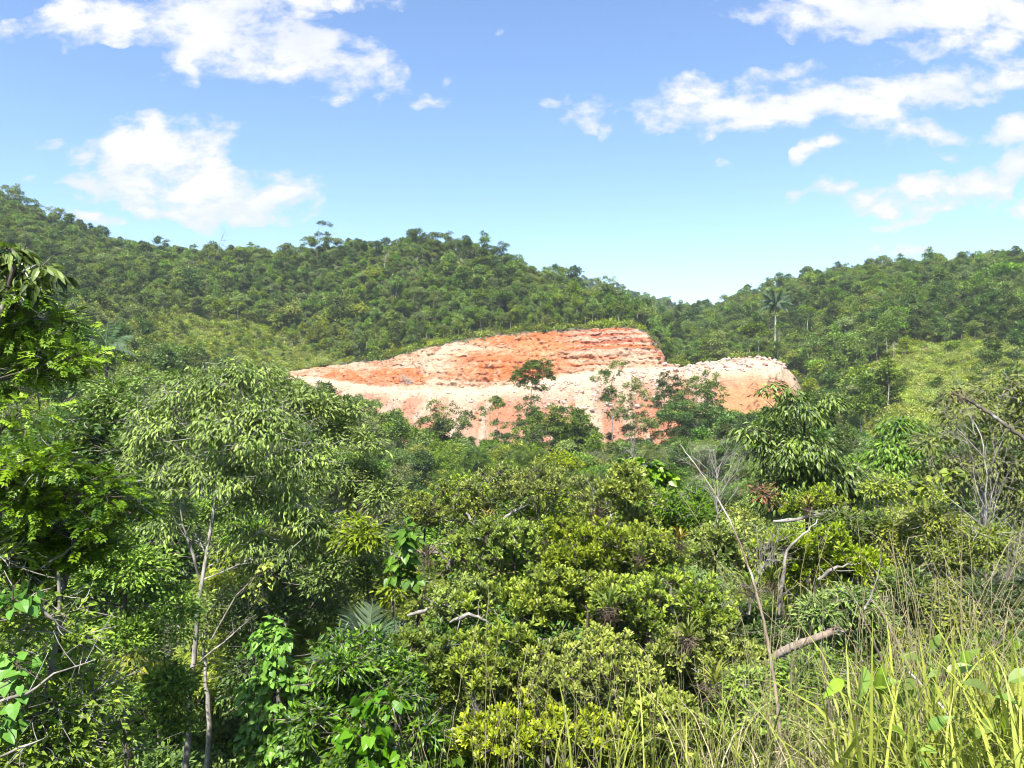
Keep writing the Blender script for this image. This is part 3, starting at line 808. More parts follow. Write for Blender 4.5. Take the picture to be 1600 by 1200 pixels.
# far: seen from more than 110 m
proto('far', 'a', 'rounded mid green', 'mid_green', 'bark', 7.5, 2.6, .12, 93, 0.63, 20, QUAD, .42, 1)
proto('far', 'b', 'dense dark green', 'dark_green', 'bark', 8.5, 2.5, .12, 93, 0.63, 22, QUAD, .42, 2)
proto('far', 'c', 'light yellow-green', 'yellow_green', 'bark', 6.5, 2.5, .12, 84, 0.59, 20, QUAD, .40, 3, sq=.55)
proto('far', 'd', 'grey-green open', 'grey_green', 'bark', 7.8, 2.4, .25, 69, 0.55, 17, QUAD, .38, 4, r0=.12)
proto('far', 'e', 'flat-topped green', 'mid_green', 'bark', 8.2, 3.0, .4, 69, 0.70, 20, QUAD, .42, 5, sq=.4, r0=.12)
proto('far', 'f', 'narrow dark green', 'dark_green', 'bark', 9.0, 1.8, .2, 69, 0.59, 20, QUAD, .40, 6, r0=.11)
proto('far', 'g', 'low olive', 'olive', 'bark', 6.0, 2.6, .1, 84, 0.63, 20, QUAD, .40, 7)
proto('far', 'h', 'tall slender pale-trunked', 'mid_green', 'pale_bark', 9.0, 1.9, .5, 51, 0.59, 19, QUAD, .42, 8, r0=.10)
# middle distance, 35 to 110 m
proto('mid', 'a', 'bushy mid green', 'mid_green', 'bark', 7.5, 2.6, .3, 182, 0.48, 35, QUAD, .22, 11, twigs=2)
proto('mid', 'b', 'dense dark green', 'dark_green', 'bark', 8.2, 2.5, .3, 182, 0.48, 36, QUAD, .21, 12, twigs=2)
proto('mid', 'c', 'light yellow-green', 'yellow_green', 'bark', 6.6, 2.5, .3, 168, 0.47, 35, QUAD, .20, 13, sq=.6, twigs=2)
proto('mid', 'd', 'grey-green open', 'grey_green', 'pale_bark', 7.5, 2.4, .45, 125, 0.43, 28, QUAD, .17, 14, twigs=5)
proto('mid', 'e', 'flat-topped feathery', 'mid_green', 'pale_bark', 8.0, 3.0, .55, 140, 0.55, 20, FERNY, .34, 15, sq=.4, twigs=3)
proto('mid', 'f', 'fresh green', 'fresh', 'bark', 7.0, 2.4, .3, 168, 0.48, 33, QUAD, .23, 16, twigs=2)
proto('mid', 'g', 'olive twiggy', 'olive', 'dead', 6.0, 2.6, .25, 154, 0.47, 30, QUAD, .18, 17, twigs=7)
# near, 15 to 35 m
proto('near', 'a', 'bushy small-leaved', 'mid_green', 'bark', 7.0, 2.4, .3, 396, 0.31, 43, FOLD, .125, 21, twigs=3)
proto('near', 'b', 'dark oval-leaved', 'dark_green', 'bark', 7.2, 2.3, .3, 360, 0.31, 41, FOLD, .13, 22, twigs=3)
proto('near', 'c', 'yellow-green feathery', 'yellow_green', 'bark', 6.6, 2.4, .3, 312, 0.32, 21, FERNY, .22, 23, twigs=3)
proto('near', 'd', 'fine grey-green twiggy', 'grey_green', 'dead', 6.2, 2.3, .3, 312, 0.31, 39, QUAD, .10, 24, twigs=9)
proto('near', 'e', 'drooping lance-leaved', 'lance', 'pale_bark', 7.4, 2.3, .35, 288, 0.31, 30, LANCE, .19, 25, droop=1.0, up=.6, twigs=3)
NEAR_AL = 'abcde'

def tree_copy(P, loc, rz, sc, label=None, group=None, name='jungle_tree', cat='tree'):
    r = empty(name, loc, label, cat, group, rz, sc)
    part('trunk', P.tm, r); part('crown', P.cm, r)
    return r

# ---- where they stand
tr = np.random.default_rng(77)
cand = []
def jitter_grid(x0, x1, y0, y1, stp):
    X, Y = np.meshgrid(np.arange(x0, x1, stp), np.arange(y0, y1, stp))
    X = X + tr.uniform(-.42, .42, X.shape) * stp; Y = Y + tr.uniform(-.42, .42, Y.shape) * stp
    return X.ravel(), Y.ravel()
parts_ = []
for (y0, y1, stp) in ((17, 40, 3.0), (40, 110, 3.7), (110, 200, 3.4), (200, 400, 2.45), (400, 800, 7.0)):
    X, Y = jitter_grid(-y1 * 1.08, y1 * 1.04, y0, y1, stp)
    px = 800 + FPX * X / Y
    ok = (px > -420) & (px < 1980)
    if y0 >= 400: ok &= (px > 760) & (px < 1330)
    parts_.append(np.stack([X[ok], Y[ok]], 1))
XY = np.concatenate(parts_); X, Y = XY.T; px = 800 + FPX * X / Y
Z = ground_z(X, Y)
# the cut and its dump stay bare; the slope of scrub grass on the right and the scrub on the left have few trees
Ys, Zs = qrows(px)
inq = (px > 440) & (px < 1262) & (Y > Ys[0] + 1 - 7 * (tr.random(len(px)) < .0)) & (Y < Ys[4] + 1.5)
ok = ~inq
near_cut = (px > 600) & (px < 1290) & (Y > 118) & (Y < Ys[0] + 1)
ok &= ~(near_cut & (tr.random(len(px)) < .25) )
scrub_r = (px > 1330 + 60 * np.sin(Y / 9)) & (Y > 108) & (Y < 184)
ok &= ~(scrub_r & (tr.random(len(px)) < .93))
scrub_l = (px > 235) & (px < 530) & (Y > 172) & (Y < 236 - np.abs(px - 400) * .1)
ok &= ~(scrub_l & (tr.random(len(px)) < .8))
low = (px > 1040) & (px < 1250) & (Y > 203) & (Y < 262)
X, Y, Z, px, low, scrub_l, near_cut = [q[ok] for q in (X, Y, Z, px, low, scrub_l, near_cut)]
size = .62 + .5 * tr.random(len(X)) ** 1.3 + (tr.random(len(X)) < .05) * .3
size = np.where(low, size * .55, size); size = np.where(scrub_l, size * .6, size)
hill = (Y > 200) & (Y < 400)
size = np.where(hill, size * .80, size); size = np.where(hill & (tr.random(len(X)) < .09), size * 1.45, size)
size = np.where((px < 330) & hill, size * .85, size)
size = np.where((Y > 17) & (Y < 110), size * np.interp(Y, [17, 40, 110], [.72, .9, 1.0]), size)
size = np.where(near_cut, size * .95, size)
size = np.where(Y > 400, size * 1.25, size)
# keep the view of the cut open: trees in front of it stay under the sight line that the photograph leaves free
cut_line = np.interp(px, [430, 480, 560, 600, 640, 660, 700, 740, 800, 850, 900, 920, 960, 1000, 1040, 1080, 1120, 1170, 1215, 1260], [580, 584, 598, 615, 668, 672, 664, 696, 684, 655, 650, 672, 690, 690, 700, 640, 640, 645, 640, 615])
front = (px > 430) & (px < 1262) & (Y < Ys[0].max()) & (Y < 175)
Htree = 8.0 * size
ytop = 600 - FPX * (Z + Htree) / Y
allow = cut_line - 8 + np.abs(tr.normal(0, 16, len(px)))
need = front & (ytop < allow)
hmax = zs(allow, Y) - Z
size = np.where(need, np.clip(hmax / 8.0, 0, 2), size)
# the left slope and the right: canopy line kept below what the photograph shows at these bearings
cap_l = np.interp(px, [-100, 0, 120, 200, 300, 430], [420, 455, 500, 520, 560, 590]); nearmid = (Y < 150)
size = np.where((px <= 430) & nearmid & (600 - FPX * (Z + 8 * size) / Y < cap_l), np.clip((zs(cap_l + 10, Y) - Z) / 8, .3, 2), size)
cap_r = np.interp(px, [1262, 1330, 1400, 1500, 1700], [600, 655, 690, 700, 690]) ; nr_ = (px > 1262) & (Y < 108)
size = np.where(nr_ & (600 - FPX * (Z + 8 * size) / Y < cap_r), np.clip((zs(cap_r + tr.uniform(0, 25, len(px)), Y) - Z) / 8, .25, 2), size)
ok = size > .28
X, Y, Z, px, size = [q[ok] for q in (X, Y, Z, px, size)]
# leave out what higher ground in front hides for good
vis = np.ones(len(X), bool)
for yy in np.arange(30, 700, 8.):
    gz = ground_z(X / Y * yy, np.full(len(X), yy))
    vis &= ~((Y > yy + 4) & ((Z + size * 10 + 2.5) / Y < gz / yy))
X, Y, Z, px, size = [q[vis] for q in (X, Y, Z, px, size)]
lvl = np.where(Y < 33, 0, np.where(Y < 110, 1, 2))
# species come in drifts
drift = fbm(X / 26, Y / 26, 0, 3, 9) + tr.normal(0, .10, len(X))
order = [('near', [3, 0, 1, 4, 0, 2, 2]), ('mid', [3, 1, 0, 6, 5, 4, 2]), ('far', [5, 1, 3, 0, 7, 4, 6, 2])]
kind = np.zeros(len(X), int)
for L_, (lv, od) in enumerate(order):
    s = lvl == L_
    q = np.argsort(np.argsort(drift[s])) / max(s.sum(), 1)
    q = np.clip(q + tr.normal(0, .16, s.sum()), 0, .999)
    kind[s] = np.array(od)[(q * len(od)).astype(int)]
bright_l = (px > 120) & (px < 520) & (Y > 90) & (Y < 240) & (tr.random(len(px)) < .5)
kind[bright_l & (lvl == 2)] = 2; kind[bright_l & (lvl == 1)] = 2
hk = (Y > 200) & (tr.random(len(X)) < .14); kind[hk] = np.where(tr.random(hk.sum()) < .55, 7, 3)
rim_t = (px > 560) & (px < 1010) & (Y > 213) & (Y < 232)
kind[rim_t & (tr.random(len(px)) < .5)] = 7
rz = tr.uniform(0, 6.28, len(X))
big = size / Y * ((px > -60) & (px < 1660))
idx = np.argsort(-big)
N_IND = 262
ind = idx[:N_IND]; rest = idx[N_IND:]
AREAS = [
 (lambda x, y: y < 24 and x < 520, 'under the tall pale-trunked tree'),
 (lambda x, y: y < 24 and x < 1100, 'just behind the rosette-leaved trees'),
 (lambda x, y: y < 24, 'behind the dry twigs and grass'),
 (lambda x, y: y < 36 and x < 300, 'low behind the vine thicket'),
 (lambda x, y: y < 36 and x < 560, 'low behind the tall tree'),
 (lambda x, y: y < 36 and x < 820, 'beyond the bromeliad branches'),
 (lambda x, y: y < 36 and x < 1100, 'beyond the rosette-leaved canopy'),
 (lambda x, y: y < 36 and x < 1360, 'beyond the dark drooping tree'),
 (lambda x, y: y < 36, 'beyond the dead white shrub'),
 (lambda x, y: x < 130, 'behind the bright left-edge tree'),
 (lambda x, y: x < 300, 'below the lone palm'),
 (lambda x, y: x < 470, 'left of the cut'),
 (lambda x, y: x < 640 and y < 70, 'well below the cut\'s left end'),
 (lambda x, y: x < 640, 'close under the cut\'s left end'),
 (lambda x, y: x < 860 and y < 70, 'well below the cream rubble'),
 (lambda x, y: x < 860, 'close under the cream rubble'),
 (lambda x, y: x < 1060 and y < 70, 'well below the tall cliff'),
 (lambda x, y: x < 1060, 'close under the cliff rubble'),
 (lambda x, y: x < 1260 and y < 70, 'well below the earth spur'),
 (lambda x, y: x < 1260, 'close under the earth spur'),
 (lambda x, y: x < 1420, 'right of the earth spur'),
 (lambda x, y: True, 'below the light grassy slope'),
]
ORD = ['first', 'second', 'third', 'fourth', 'fifth', 'sixth', 'seventh', 'eighth', 'ninth', 'tenth', 'eleventh', 'twelfth', 'thirteenth', 'fourteenth', 'fifteenth', 'sixteenth', 'seventeenth', 'eighteenth', 'nineteenth', 'twentieth']
groups_ = {}
for q in ind:
    ar = next(k for k, (f, _) in enumerate(AREAS) if f(px[q], Y[q]))
    groups_.setdefault((ar, order[lvl[q]][0], kind[q]), []).append(q)
for (ar, lv, kd), qs in groups_.items():
    P = PR[lv][kd]; qs.sort(key=lambda q: px[q])
    for k, q in enumerate(qs):
        where = AREAS[ar][1]
        lab = ('%s tree %s' % (P.words, where)) if len(qs) == 1 else '%s %s tree from the left %s' % (ORD[min(k, 19)], P.words, where)
        if len(qs) == 1: lab = 'only ' + lab
        tree_copy(P, (X[q], Y[q], Z[q] - .1), rz[q], float(size[q]), lab, 'trees of the valley canopy')

def instancer(name, protos, P, rzv, scv, kindv, label, cat='forest'):
    """one object of kind stuff: many copies of a few plants on points"""
    pc = bpy.data.collections.new(name + ' kinds')
    for k, me in enumerate(protos):
        o = bpy.data.objects.new('%s kind %02d' % (name, k), me); pc.objects.link(o)
    me = bpy.data.meshes.new(name); me.vertices.add(len(P)); me.vertices.foreach_set('co', np.asarray(P, np.float32).reshape(-1))
    for nm, ty, val in (('rz', 'FLOAT', rzv), ('sc', 'FLOAT', scv), ('kd', 'INT', kindv)):
        a_ = me.attributes.new(nm, ty, 'POINT'); a_.data.foreach_set('value', np.asarray(val, np.int32 if ty == 'INT' else np.float32))
    ob = part(name, me)
    ng = bpy.data.node_groups.new(name, 'GeometryNodeTree')
    ng.interface.new_socket('Geometry', in_out='INPUT', socket_type='NodeSocketGeometry')
    ng.interface.new_socket('Geometry', in_out='OUTPUT', socket_type='NodeSocketGeometry')
    t = NT(ng)
    gi = t.new('NodeGroupInput'); go = t.new('NodeGroupOutput')
    ip = t.new('GeometryNodeInstanceOnPoints'); ci = t.new('GeometryNodeCollectionInfo')
    ci.inputs['Collection'].default_value = pc; ci.inputs['Separate Children'].default_value = True; ci.inputs['Reset Children'].default_value = True
    def attr(nm, ty):
        n_ = t.new('GeometryNodeInputNamedAttribute', data_type=ty); n_.inputs['Name'].default_value = nm; return n_.outputs[0]
    t.link(gi.outputs[0], ip.inputs['Points']); t.link(ci.outputs[0], ip.inputs['Instance'])
    ip.inputs['Pick Instance'].default_value = True
    t.link(attr('kd', 'INT'), ip.inputs['Instance Index'])
    cx = t.new('ShaderNodeCombineXYZ'); t.link(attr('rz', 'FLOAT'), cx.inputs[2]); t.link(cx.outputs[0], ip.inputs['Rotation'])
    cs = t.new('ShaderNodeCombineXYZ'); s_ = attr('sc', 'FLOAT')
    for k in range(3): t.link(s_, cs.inputs[k])
    t.link(cs.outputs[0], ip.inputs['Scale']); t.link(ip.outputs[0], go.inputs[0])
    md = ob.modifiers.new(name, 'NODES'); md.node_group = ng
    return tagged(ob, label, cat, kind='stuff')
off = {0: 0, 1: len(PR['near']), 2: len(PR['near']) + len(PR['mid'])}
allp = [p_.joined for lv in ('near', 'mid', 'far') for p_ in PR[lv]]
kd = np.array([off[int(lvl[q])] + kind[q] for q in rest])
instancer('forest', allp, np.stack([X[rest], Y[rest], Z[rest] - .1], 1), rz[rest], size[rest], kd, 'dense green forest mass covering the hillsides around and behind the cut')

# ---- undergrowth: low bushes over all open ground, finer near by
def bush_proto(seed, lm, R, H, ncl, rc, per, size_, tpl=QUAD):
    r = np.random.default_rng(seed); cm = MB()
    d = rand_unit(r, ncl); d[:, 2] = np.abs(d[:, 2])
    rr = r.uniform(.3, 1, ncl) ** .5
    C = d * rr[:, None] * np.array([R, R, H])
    leafy(cm, r, C, d, rc, per, tpl, size_, .1, .6, .9)
    return cm.mesh('bush', [M[lm]])
BUSH = [bush_proto(31, 'yellow_green', 1.3, 1.1, 22, .6, 20, .34), bush_proto(32, 'mid_green', 1.2, 1.3, 22, .6, 20, .34), bush_proto(33, 'olive', 1.2, .9, 20, .6, 18, .32),
        bush_proto(34, 'dark_green', 1.0, 1.3, 70, .35, 30, .13), bush_proto(35, 'mid_green', 1.0, 1.2, 70, .35, 30, .13), bush_proto(36, 'fresh', 1.0, 1.0, 60, .35, 28, .14)]
pts, kds, scs = [], [], []
for (y0, y1, stp, ks, s0, s1) in ((9, 45, 1.5, (3, 4, 5), .5, 1.3), (45, 110, 2.6, (3, 4, 1), .9, 1.9), (110, 200, 2.1, (0, 1, 2), .5, 1.3), (200, 330, 2.2, (0, 1, 2), .6, 1.5)):
    bx, by = jitter_grid(-y1 * 1.04, y1 * 1.0, y0, y1, stp)
    bp = 800 + FPX * bx / by
    Ys_, _z = qrows(bp)
    inq = (bp > 446) & (bp < 1258) & (by > Ys_[0] + 3) & (by < Ys_[4] + .3)
    # loose foot of the dump: bushes thin out upwards
    foot = (bp > 446) & (bp < 1258) & (by > Ys_[0] - 22) & (by < Ys_[4]) & (tr.random(len(bp)) < .45)
    o_ = (bp > -380) & (bp < 1950) & ~inq & ~foot
    if y0 == 200:
        o_ &= (by < 255) | (tr.random(len(bp)) < .5)
    bx, by, bp = bx[o_], by[o_], bp[o_]
    pts.append(np.stack([bx, by, ground_z(bx, by) - .15], 1))
    yb = ((bp > 1320) & (by > 105) & (by < 190)) | ((bp > 235) & (bp < 560) & (by > 165) & (by < 240)) | ((by > 213) & (by < 222) & (bp > 600) & (bp < 1030))
    k_ = np.array(ks)[tr.integers(0, 3, len(bx))]
    if y0 >= 110: k_ = np.where(yb & (tr.random(len(bx)) < .8), 0, k_)
    kds.append(k_)
    s_ = tr.uniform(s0, s1, len(bx)); s_ = np.where(yb, s_ * .8, s_); s_ = np.where((by > 210) & (by < 226) & (bp > 560) & (bp < 1040), s_ * 1.5, s_); scs.append(s_)
# scrub on the open slopes right and left of the cut
BUSH.append(bush_proto(37, 'scrub', 1.0, .8, 26, .45, 18, .26)); BUSH.append(bush_proto(38, 'scrub', 1.4, 1.3, 34, .5, 20, .28))
bx, by = jitter_grid(-160, 190, 104, 245, 1.55); bp = 800 + FPX * bx / by
rr_ = (bp > 1325 + 50 * np.sin(by / 7)) & (bp < 1700) & (by < 187)
ll_ = (bp > 225) & (bp < 560 - (by - 170) * .2) & (by > 168) & (by < 238)
Ys_, _z = qrows(bp); rr_ = rr_ | (ll_ & ~((bp > 446) & (by > Ys_[0] - 4) & (by < Ys_[4] + .3)))
bx, by, bp = bx[rr_], by[rr_], bp[rr_]
pts.append(np.stack([bx, by, ground_z(bx, by) - .1], 1)); kds.append(np.where(fbm(bx / 9, by / 9, 0, 3, 55) > .52, 7, 6)); scs.append(tr.uniform(.45, 1.1, len(bx)))
pts = np.concatenate(pts); kds = np.concatenate(kds); scs = np.concatenate(scs)
instancer('undergrowth', BUSH, pts, tr.uniform(0, 6.28, len(pts)), scs, kds, 'low bushes and scrub filling the ground between the trees', 'undergrowth')
print('trees', len(X), 'bushes', len(pts))

# ------------------------------------------------------------------ single trees and shrubs with a form of their own
def rosettes(mb, rng, P, axis, k, size, tint, mat=0, tpl=OBOV, open_=.75):
    n = len(P); a = norm(axis)
    ref = norm(np.cross(a, rng.normal(size=(n, 3)))); bi = np.cross(a, ref)
    ang = (np.arange(k)[None] * 2.399 + rng.uniform(0, 6.28, (n, 1))); el = np.linspace(.15, 1.15, k)[None] * open_ * 1.25
    rad = np.cos(ang)[..., None] * ref[:, None] + np.sin(ang)[..., None] * bi[:, None]
    d = rad * np.sin(el)[..., None] + a[:, None] * np.cos(el)[..., None]
    d = d + rng.normal(0, .12, d.shape)
    nn = a[:, None] * np.sin(el)[..., None] - rad * np.cos(el)[..., None]
    s = np.repeat(size * rng.uniform(.75, 1.2, n), k) * rng.uniform(.8, 1.15, n * k)
    t_ = np.clip(np.repeat(tint, k) + rng.normal(0, .12, n * k) + np.tile(np.linspace(.15, -.15, k), n), 0, .92)
    put_leaves(mb, tpl, np.repeat(P, k, 0) + rng.normal(0, size * .06, (n * k, 3)), d.reshape(-1, 3), nn.reshape(-1, 3), s, t_, mat)

def plant(name, label, cat, Y, base_px, lobes, lm, bm, style, ncl, rc, per, size, seed, r0=.06, trunk=None, group=None, depth=1.0, droop=None, twigs=2, sub=0, limb=.4, up=None, flat=.55, limbs=(), tall=None, sides=7, k=10, fork=.3, thing_z=None):
    """a tree or shrub whose crown lobes were read off the photograph (px, y, radius px, radius y px, metres nearer(-)/farther(+))"""
    rng = np.random.default_rng(seed)
    bx = (base_px - 800) / FPX * Y
    bz = float(ground_z(bx, Y)) if thing_z is None else thing_z
    B = np.array([bx, Y, bz])
    L = []
    for lb in lobes:
        dY = lb[4] if len(lb) > 4 else 0.
        p = at(lb[0], lb[1], Y + dY) - B
        sx, sy = lb[2] / FPX * (Y + dY), lb[3] / FPX * (Y + dY)
        L.append((p[0], p[1], p[2], sx, (sx * .5 + sy * .5) * depth, sy))
    L = np.array(L)
    if sub:
        S_ = []
        for l in L:
            q, d = crown_clumps(rng, [l * np.array([1, 1, 1, .85, .85, .85])], max(3, int(sub)))
            rr = rng.uniform(.28, .46, len(q))
            S_ += [(*q[i], l[3] * rr[i], l[4] * rr[i], min(l[5] * rr[i] * 1.1, l[3] * rr[i])) for i in range(len(q))]
        Lc = np.array(S_)
    else:
        Lc = L
    tm, cm = MB(), MB()
    C, D = crown_clumps(rng, Lc, ncl)
    topc = np.array([L[:, 0].mean(), L[:, 1].mean(), L[:, 2].max()])
    if trunk:
        W = np.array([at(px, y, Y + (dy[0] if dy else 0)) - B for (px, y, *dy) in trunk])
        if W[0][2] > .3: W = np.vstack([[W[0][0] * .9, W[0][1], -.6], W])
        tq = np.linspace(0, len(W) - 1, 14)
        path = np.stack([np.interp(tq, range(len(W)), W[:, c]) for c in range(3)], 1) + rng.normal(0, r0 * .25, (14, 3))
    else:
        tt = np.linspace(0, 1, 10)[:, None]
        path = np.array([0, 0, -.5]) * (1 - tt) + topc * tt + np.cumsum(rng.normal(0, topc[2] * .014, (10, 3)), 0) * np.array([1, 1, 0])
    n = len(path); H = path[-1][2]
    rad = np.interp(np.linspace(0, 1, n), [0, .08, 1], [r0 * 1.4, r0, r0 * .25])
    tube(tm, path, rad, sides)
    grow_limbs(tm, rng, path, rad, C, max(3, int(len(C) ** .5 * .9)), limb, fork)
    if twigs:
        P = np.repeat(C, twigs, 0); E = P + rng.normal(size=P.shape) * rc * np.array([.9, .9, .6]) + np.repeat(D, twigs, 0) * rc * .4
        tubes_many(tm, P, (P + E) / 2 + rng.normal(0, .12 * rc, P.shape), E, size * .05 + .002, .0015, 2, 3)
    tb = rng.uniform(.05, .75, len(C))
    if style == 'rosette':
        n_ = len(C) * per
        P = np.repeat(C, per, 0) + rng.normal(size=(n_, 3)) * rc * np.array([.6, .6, .45])
        ax = norm(np.repeat(D, per, 0) * .6 + UP * .75 + np.array([0, -.25, 0]) + rng.normal(size=(n_, 3)) * .35)
        rosettes(cm, rng, P, ax, k, size, np.repeat(tb, per) + .1)
        tubes_many(tm, np.repeat(C, per, 0) - UP * rc * .3, (np.repeat(C, per, 0) + P) / 2, P, .008, .004, 2, 3)
    else:
        T = {'lance': (LANCE, 1.0, .6, .5), 'oval': (FOLD, .25, .9, .55), 'fine': (QUAD, .2, .8, .6), 'heart': (HEART, .9, .55, .4), 'pinn': (PINN, .45, 1.1, .3), 'ferny': (FERNY, .3, 1.2, .3), 'narrow': (LANCE, .3, .8, .6)}[style]
        leafy(cm, rng, C, D, rc, per, T[0], size, T[1] if droop is None else droop, flat, T[2] if up is None else up, 0, T[3], tb)
    root = empty(name, B, label, cat, group)
    part('trunk', tm.mesh('trunk', M[bm]), root)
    part('crown' if name.endswith('tree') else 'foliage', cm.mesh('crown', M[lm]), root)
    for pts, r_ in limbs:
        lmb = MB(); W = np.array([at(*q) - B for q in pts]); tq = np.linspace(0, len(W) - 1, 3 * len(W))
        Wp = np.stack([np.interp(tq, range(len(W)), W[:, c]) for c in range(3)], 1) + rng.normal(0, r_ * .35, (len(tq), 3))
        tube(lmb, Wp, np.interp(np.linspace(0, 1, len(tq)), [0, .2, 1], [r_ * .5, r_, r_ * .2]) * rng.uniform(.85, 1.15, len(tq)), 7)
        nb = 5; ii = rng.integers(2, len(Wp) - 1, nb)
        E = Wp[ii] + rng.normal(0, .16, (nb, 3)) + UP * .08
        tubes_many(lmb, Wp[ii], (Wp[ii] + E) / 2 + rng.normal(0, .03, (nb, 3)), E, r_ * .3, .003, 3, 4)
        part('limb', lmb.mesh('limb', M['bark' if len(pts) % 2 else 'dead']), root)
    return root

# -- left part of the view
plant('tall_tree', 'tall pale-trunked tree with drooping narrow leaves rising over the vine thicket', 'tree', 13.0, 292,
      [(370, 605, 62, 42), (272, 680, 66, 52, .3), (400, 690, 80, 66, -.2), (482, 740, 56, 56), (330, 755, 90, 42), (232, 745, 44, 40), (425, 800, 70, 40, .4), (480, 825, 42, 46), (300, 625, 48, 36), (350, 660, 60, 50), (385, 860, 50, 30, .4), (270, 830, 46, 36, .4), (440, 880, 40, 26, .3)],
      'lance', 'pale_bark', 'lance', 480, .22, 46, .105, 101, r0=.060, trunk=[(290, 1200), (296, 1100), (304, 1000), (318, 900), (332, 800), (345, 720), (362, 620)], limb=.4, twigs=3, fork=.55,
      limbs=[([(312, 905, 13.0), (300, 860, 12.9), (284, 815, 12.8), (280, 770, 12.8)], .026), ([(330, 1000, 13.1), (370, 930, 13.2), (420, 880, 13.2)], .022), ([(305, 1040, 13), (365, 990, 13.1), (400, 960, 13.1)], .018)])
plant('slender_tree', 'thin pale second trunk standing just right of the tall tree\'s trunk', 'tree', 13.6, 327, [(322, 985, 26, 30), (335, 950, 20, 26)], 'mid_green', 'pale_bark', 'oval', 26, .2, 26, .09, 102, r0=.055, trunk=[(326, 1115), (322, 1060), (318, 1010), (324, 950)], fork=.6)
plant('pinnate_tree', 'bright green tree with feather-shaped leaves at the left edge under the skyline', 'tree', 7.0, -60,
      [(18, 470, 60, 42), (62, 520, 66, 40, .2), (-30, 540, 80, 80, .3), (98, 572, 50, 34), (30, 600, 66, 36, .2), (-10, 420, 40, 30), (20, 650, 50, 26, -.5)], 'fresh', 'dark_bark', 'pinn', 190, .14, 12, .11, 103, r0=.07, limb=.5, twigs=2, droop=.2)
plant('lance_leaved_sapling', 'top spray of long hanging leaves above the bright left-edge tree', 'tree', 6.9, -30, [(8, 410, 34, 22), (50, 430, 30, 18), (30, 455, 40, 18)], 'glossy', 'dark_bark', 'lance', 30, .10, 14, .17, 104, r0=.03)
plant('pinnate_shrub', 'low mound of bright feather-shaped leaves below the left-edge tree', 'shrub', 6.3, 10,
      [(52, 735, 84, 30), (150, 772, 62, 28, .2), (15, 790, 66, 44, .1), (110, 810, 70, 34, .2), (200, 800, 36, 22, .4), (60, 860, 70, 40, .4), (140, 870, 60, 36, .5), (10, 880, 60, 40, .4)], 'fresh', 'dark_bark', 'pinn', 250, .13, 12, .10, 105, r0=.05, droop=.2)
plant('vine_thicket', 'dark thicket smothered by small-leaved vines left of the tall trunk', 'thicket', 10.5, 205,
      [(215, 950, 92, 110), (245, 1090, 66, 100, -.2), (140, 905, 70, 60, .2), (190, 860, 60, 36, .2), (165, 1050, 70, 110, .3)], 'fresh', 'dark_bark', 'oval', 420, .20, 44, .075, 106, r0=.08, depth=.8, twigs=1, up=.5, sub=9)
plant('yellow_green_shrub', 'small shrub with pale yellow-green leaves in front of the dark thicket', 'shrub', 9.2, 205, [(208, 1035, 36, 18), (190, 1060, 30, 14)], 'yellow_green', 'bark', 'lance', 22, .12, 14, .11, 107, r0=.02)
plant('left_corner_bush', 'leafy bush with twisted grey branches in the bottom left corner', 'bush', 6.2, 20,
      [(60, 1010, 90, 66), (90, 1110, 110, 70, .2), (-20, 900, 60, 60), (20, 1180, 120, 60, -.1), (150, 1170, 70, 50, .4), (60, 950, 60, 40, .3)], 'mid_green', 'dead', 'oval', 230, .14, 20, .085, 108, r0=.05, twigs=4,
      limbs=[([(-20, 915, 5.9), (40, 935, 5.9), (80, 965, 5.9), (110, 990, 6.0)], .022), ([(-20, 1100, 5.6), (40, 1085, 5.6), (90, 1050, 5.7), (150, 1030, 5.8)], .014), ([(60, 890, 6.4), (100, 865, 6.4), (135, 835, 6.5)], .012), ([(-10, 1185, 5.2), (40, 1165, 5.2), (75, 1150, 5.3)], .010)])
plant('broad_leaf_vine', 'large-leaved vine hanging over the branch at the left edge', 'vine', 5.8, -5, [(15, 950, 40, 30), (10, 1140, 30, 30), (30, 1060, 30, 40)], 'vine', 'dark_bark', 'heart', 40, .12, 4, .10, 109, r0=.012)
plant('vine_column', 'column of heart-leaved vine climbing between the tall trunk and the palm', 'vine', 8.6, 432,
      [(422, 965, 16, 34), (422, 1015, 32, 44), (435, 1090, 52, 60), (445, 1165, 74, 56)], 'vine', 'dark_bark', 'heart', 190, .10, 13, .075, 110, r0=.05, depth=.8)
plant('glossy_shrub', 'glossy narrow-leaved shrub at the bottom edge right of the vine column', 'shrub', 8.4, 560,
      [(535, 1050, 62, 44), (600, 1100, 80, 60, .2), (510, 1130, 60, 60), (620, 1180, 90, 50, -.2), (560, 1020, 60, 26, .4)], 'glossy', 'bark', 'narrow', 300, .15, 22, .105, 111, r0=.045, sub=6)
plant('heart_leaved_vine', 'bright heart-leaved vine draped over the glossy shrub at the bottom edge', 'vine', 7.6, 580, [(598, 1102, 34, 26), (565, 1150, 44, 26), (590, 1185, 50, 20)], 'vine', 'dark_bark', 'heart', 34, .09, 6, .11, 112, r0=.012)
plant('heart_leaved_vine', 'heart-leaved vine hanging left of the reddish bromeliads', 'vine', 11.2, 625, [(630, 850, 20, 30), (622, 890, 20, 26), (640, 915, 24, 16)], 'vine', 'dark_bark', 'heart', 34, .12, 7, .13, 113, r0=.012)
plant('valley_shrub', 'rounded green shrub filling the gap above the near palm fronds', 'shrub', 13.2, 560, [(560, 890, 50, 40), (520, 850, 46, 34), (590, 930, 50, 34), (500, 930, 50, 50)], 'mid_green', 'bark', 'oval', 190, .2, 30, .09, 114, r0=.06, sub=6)
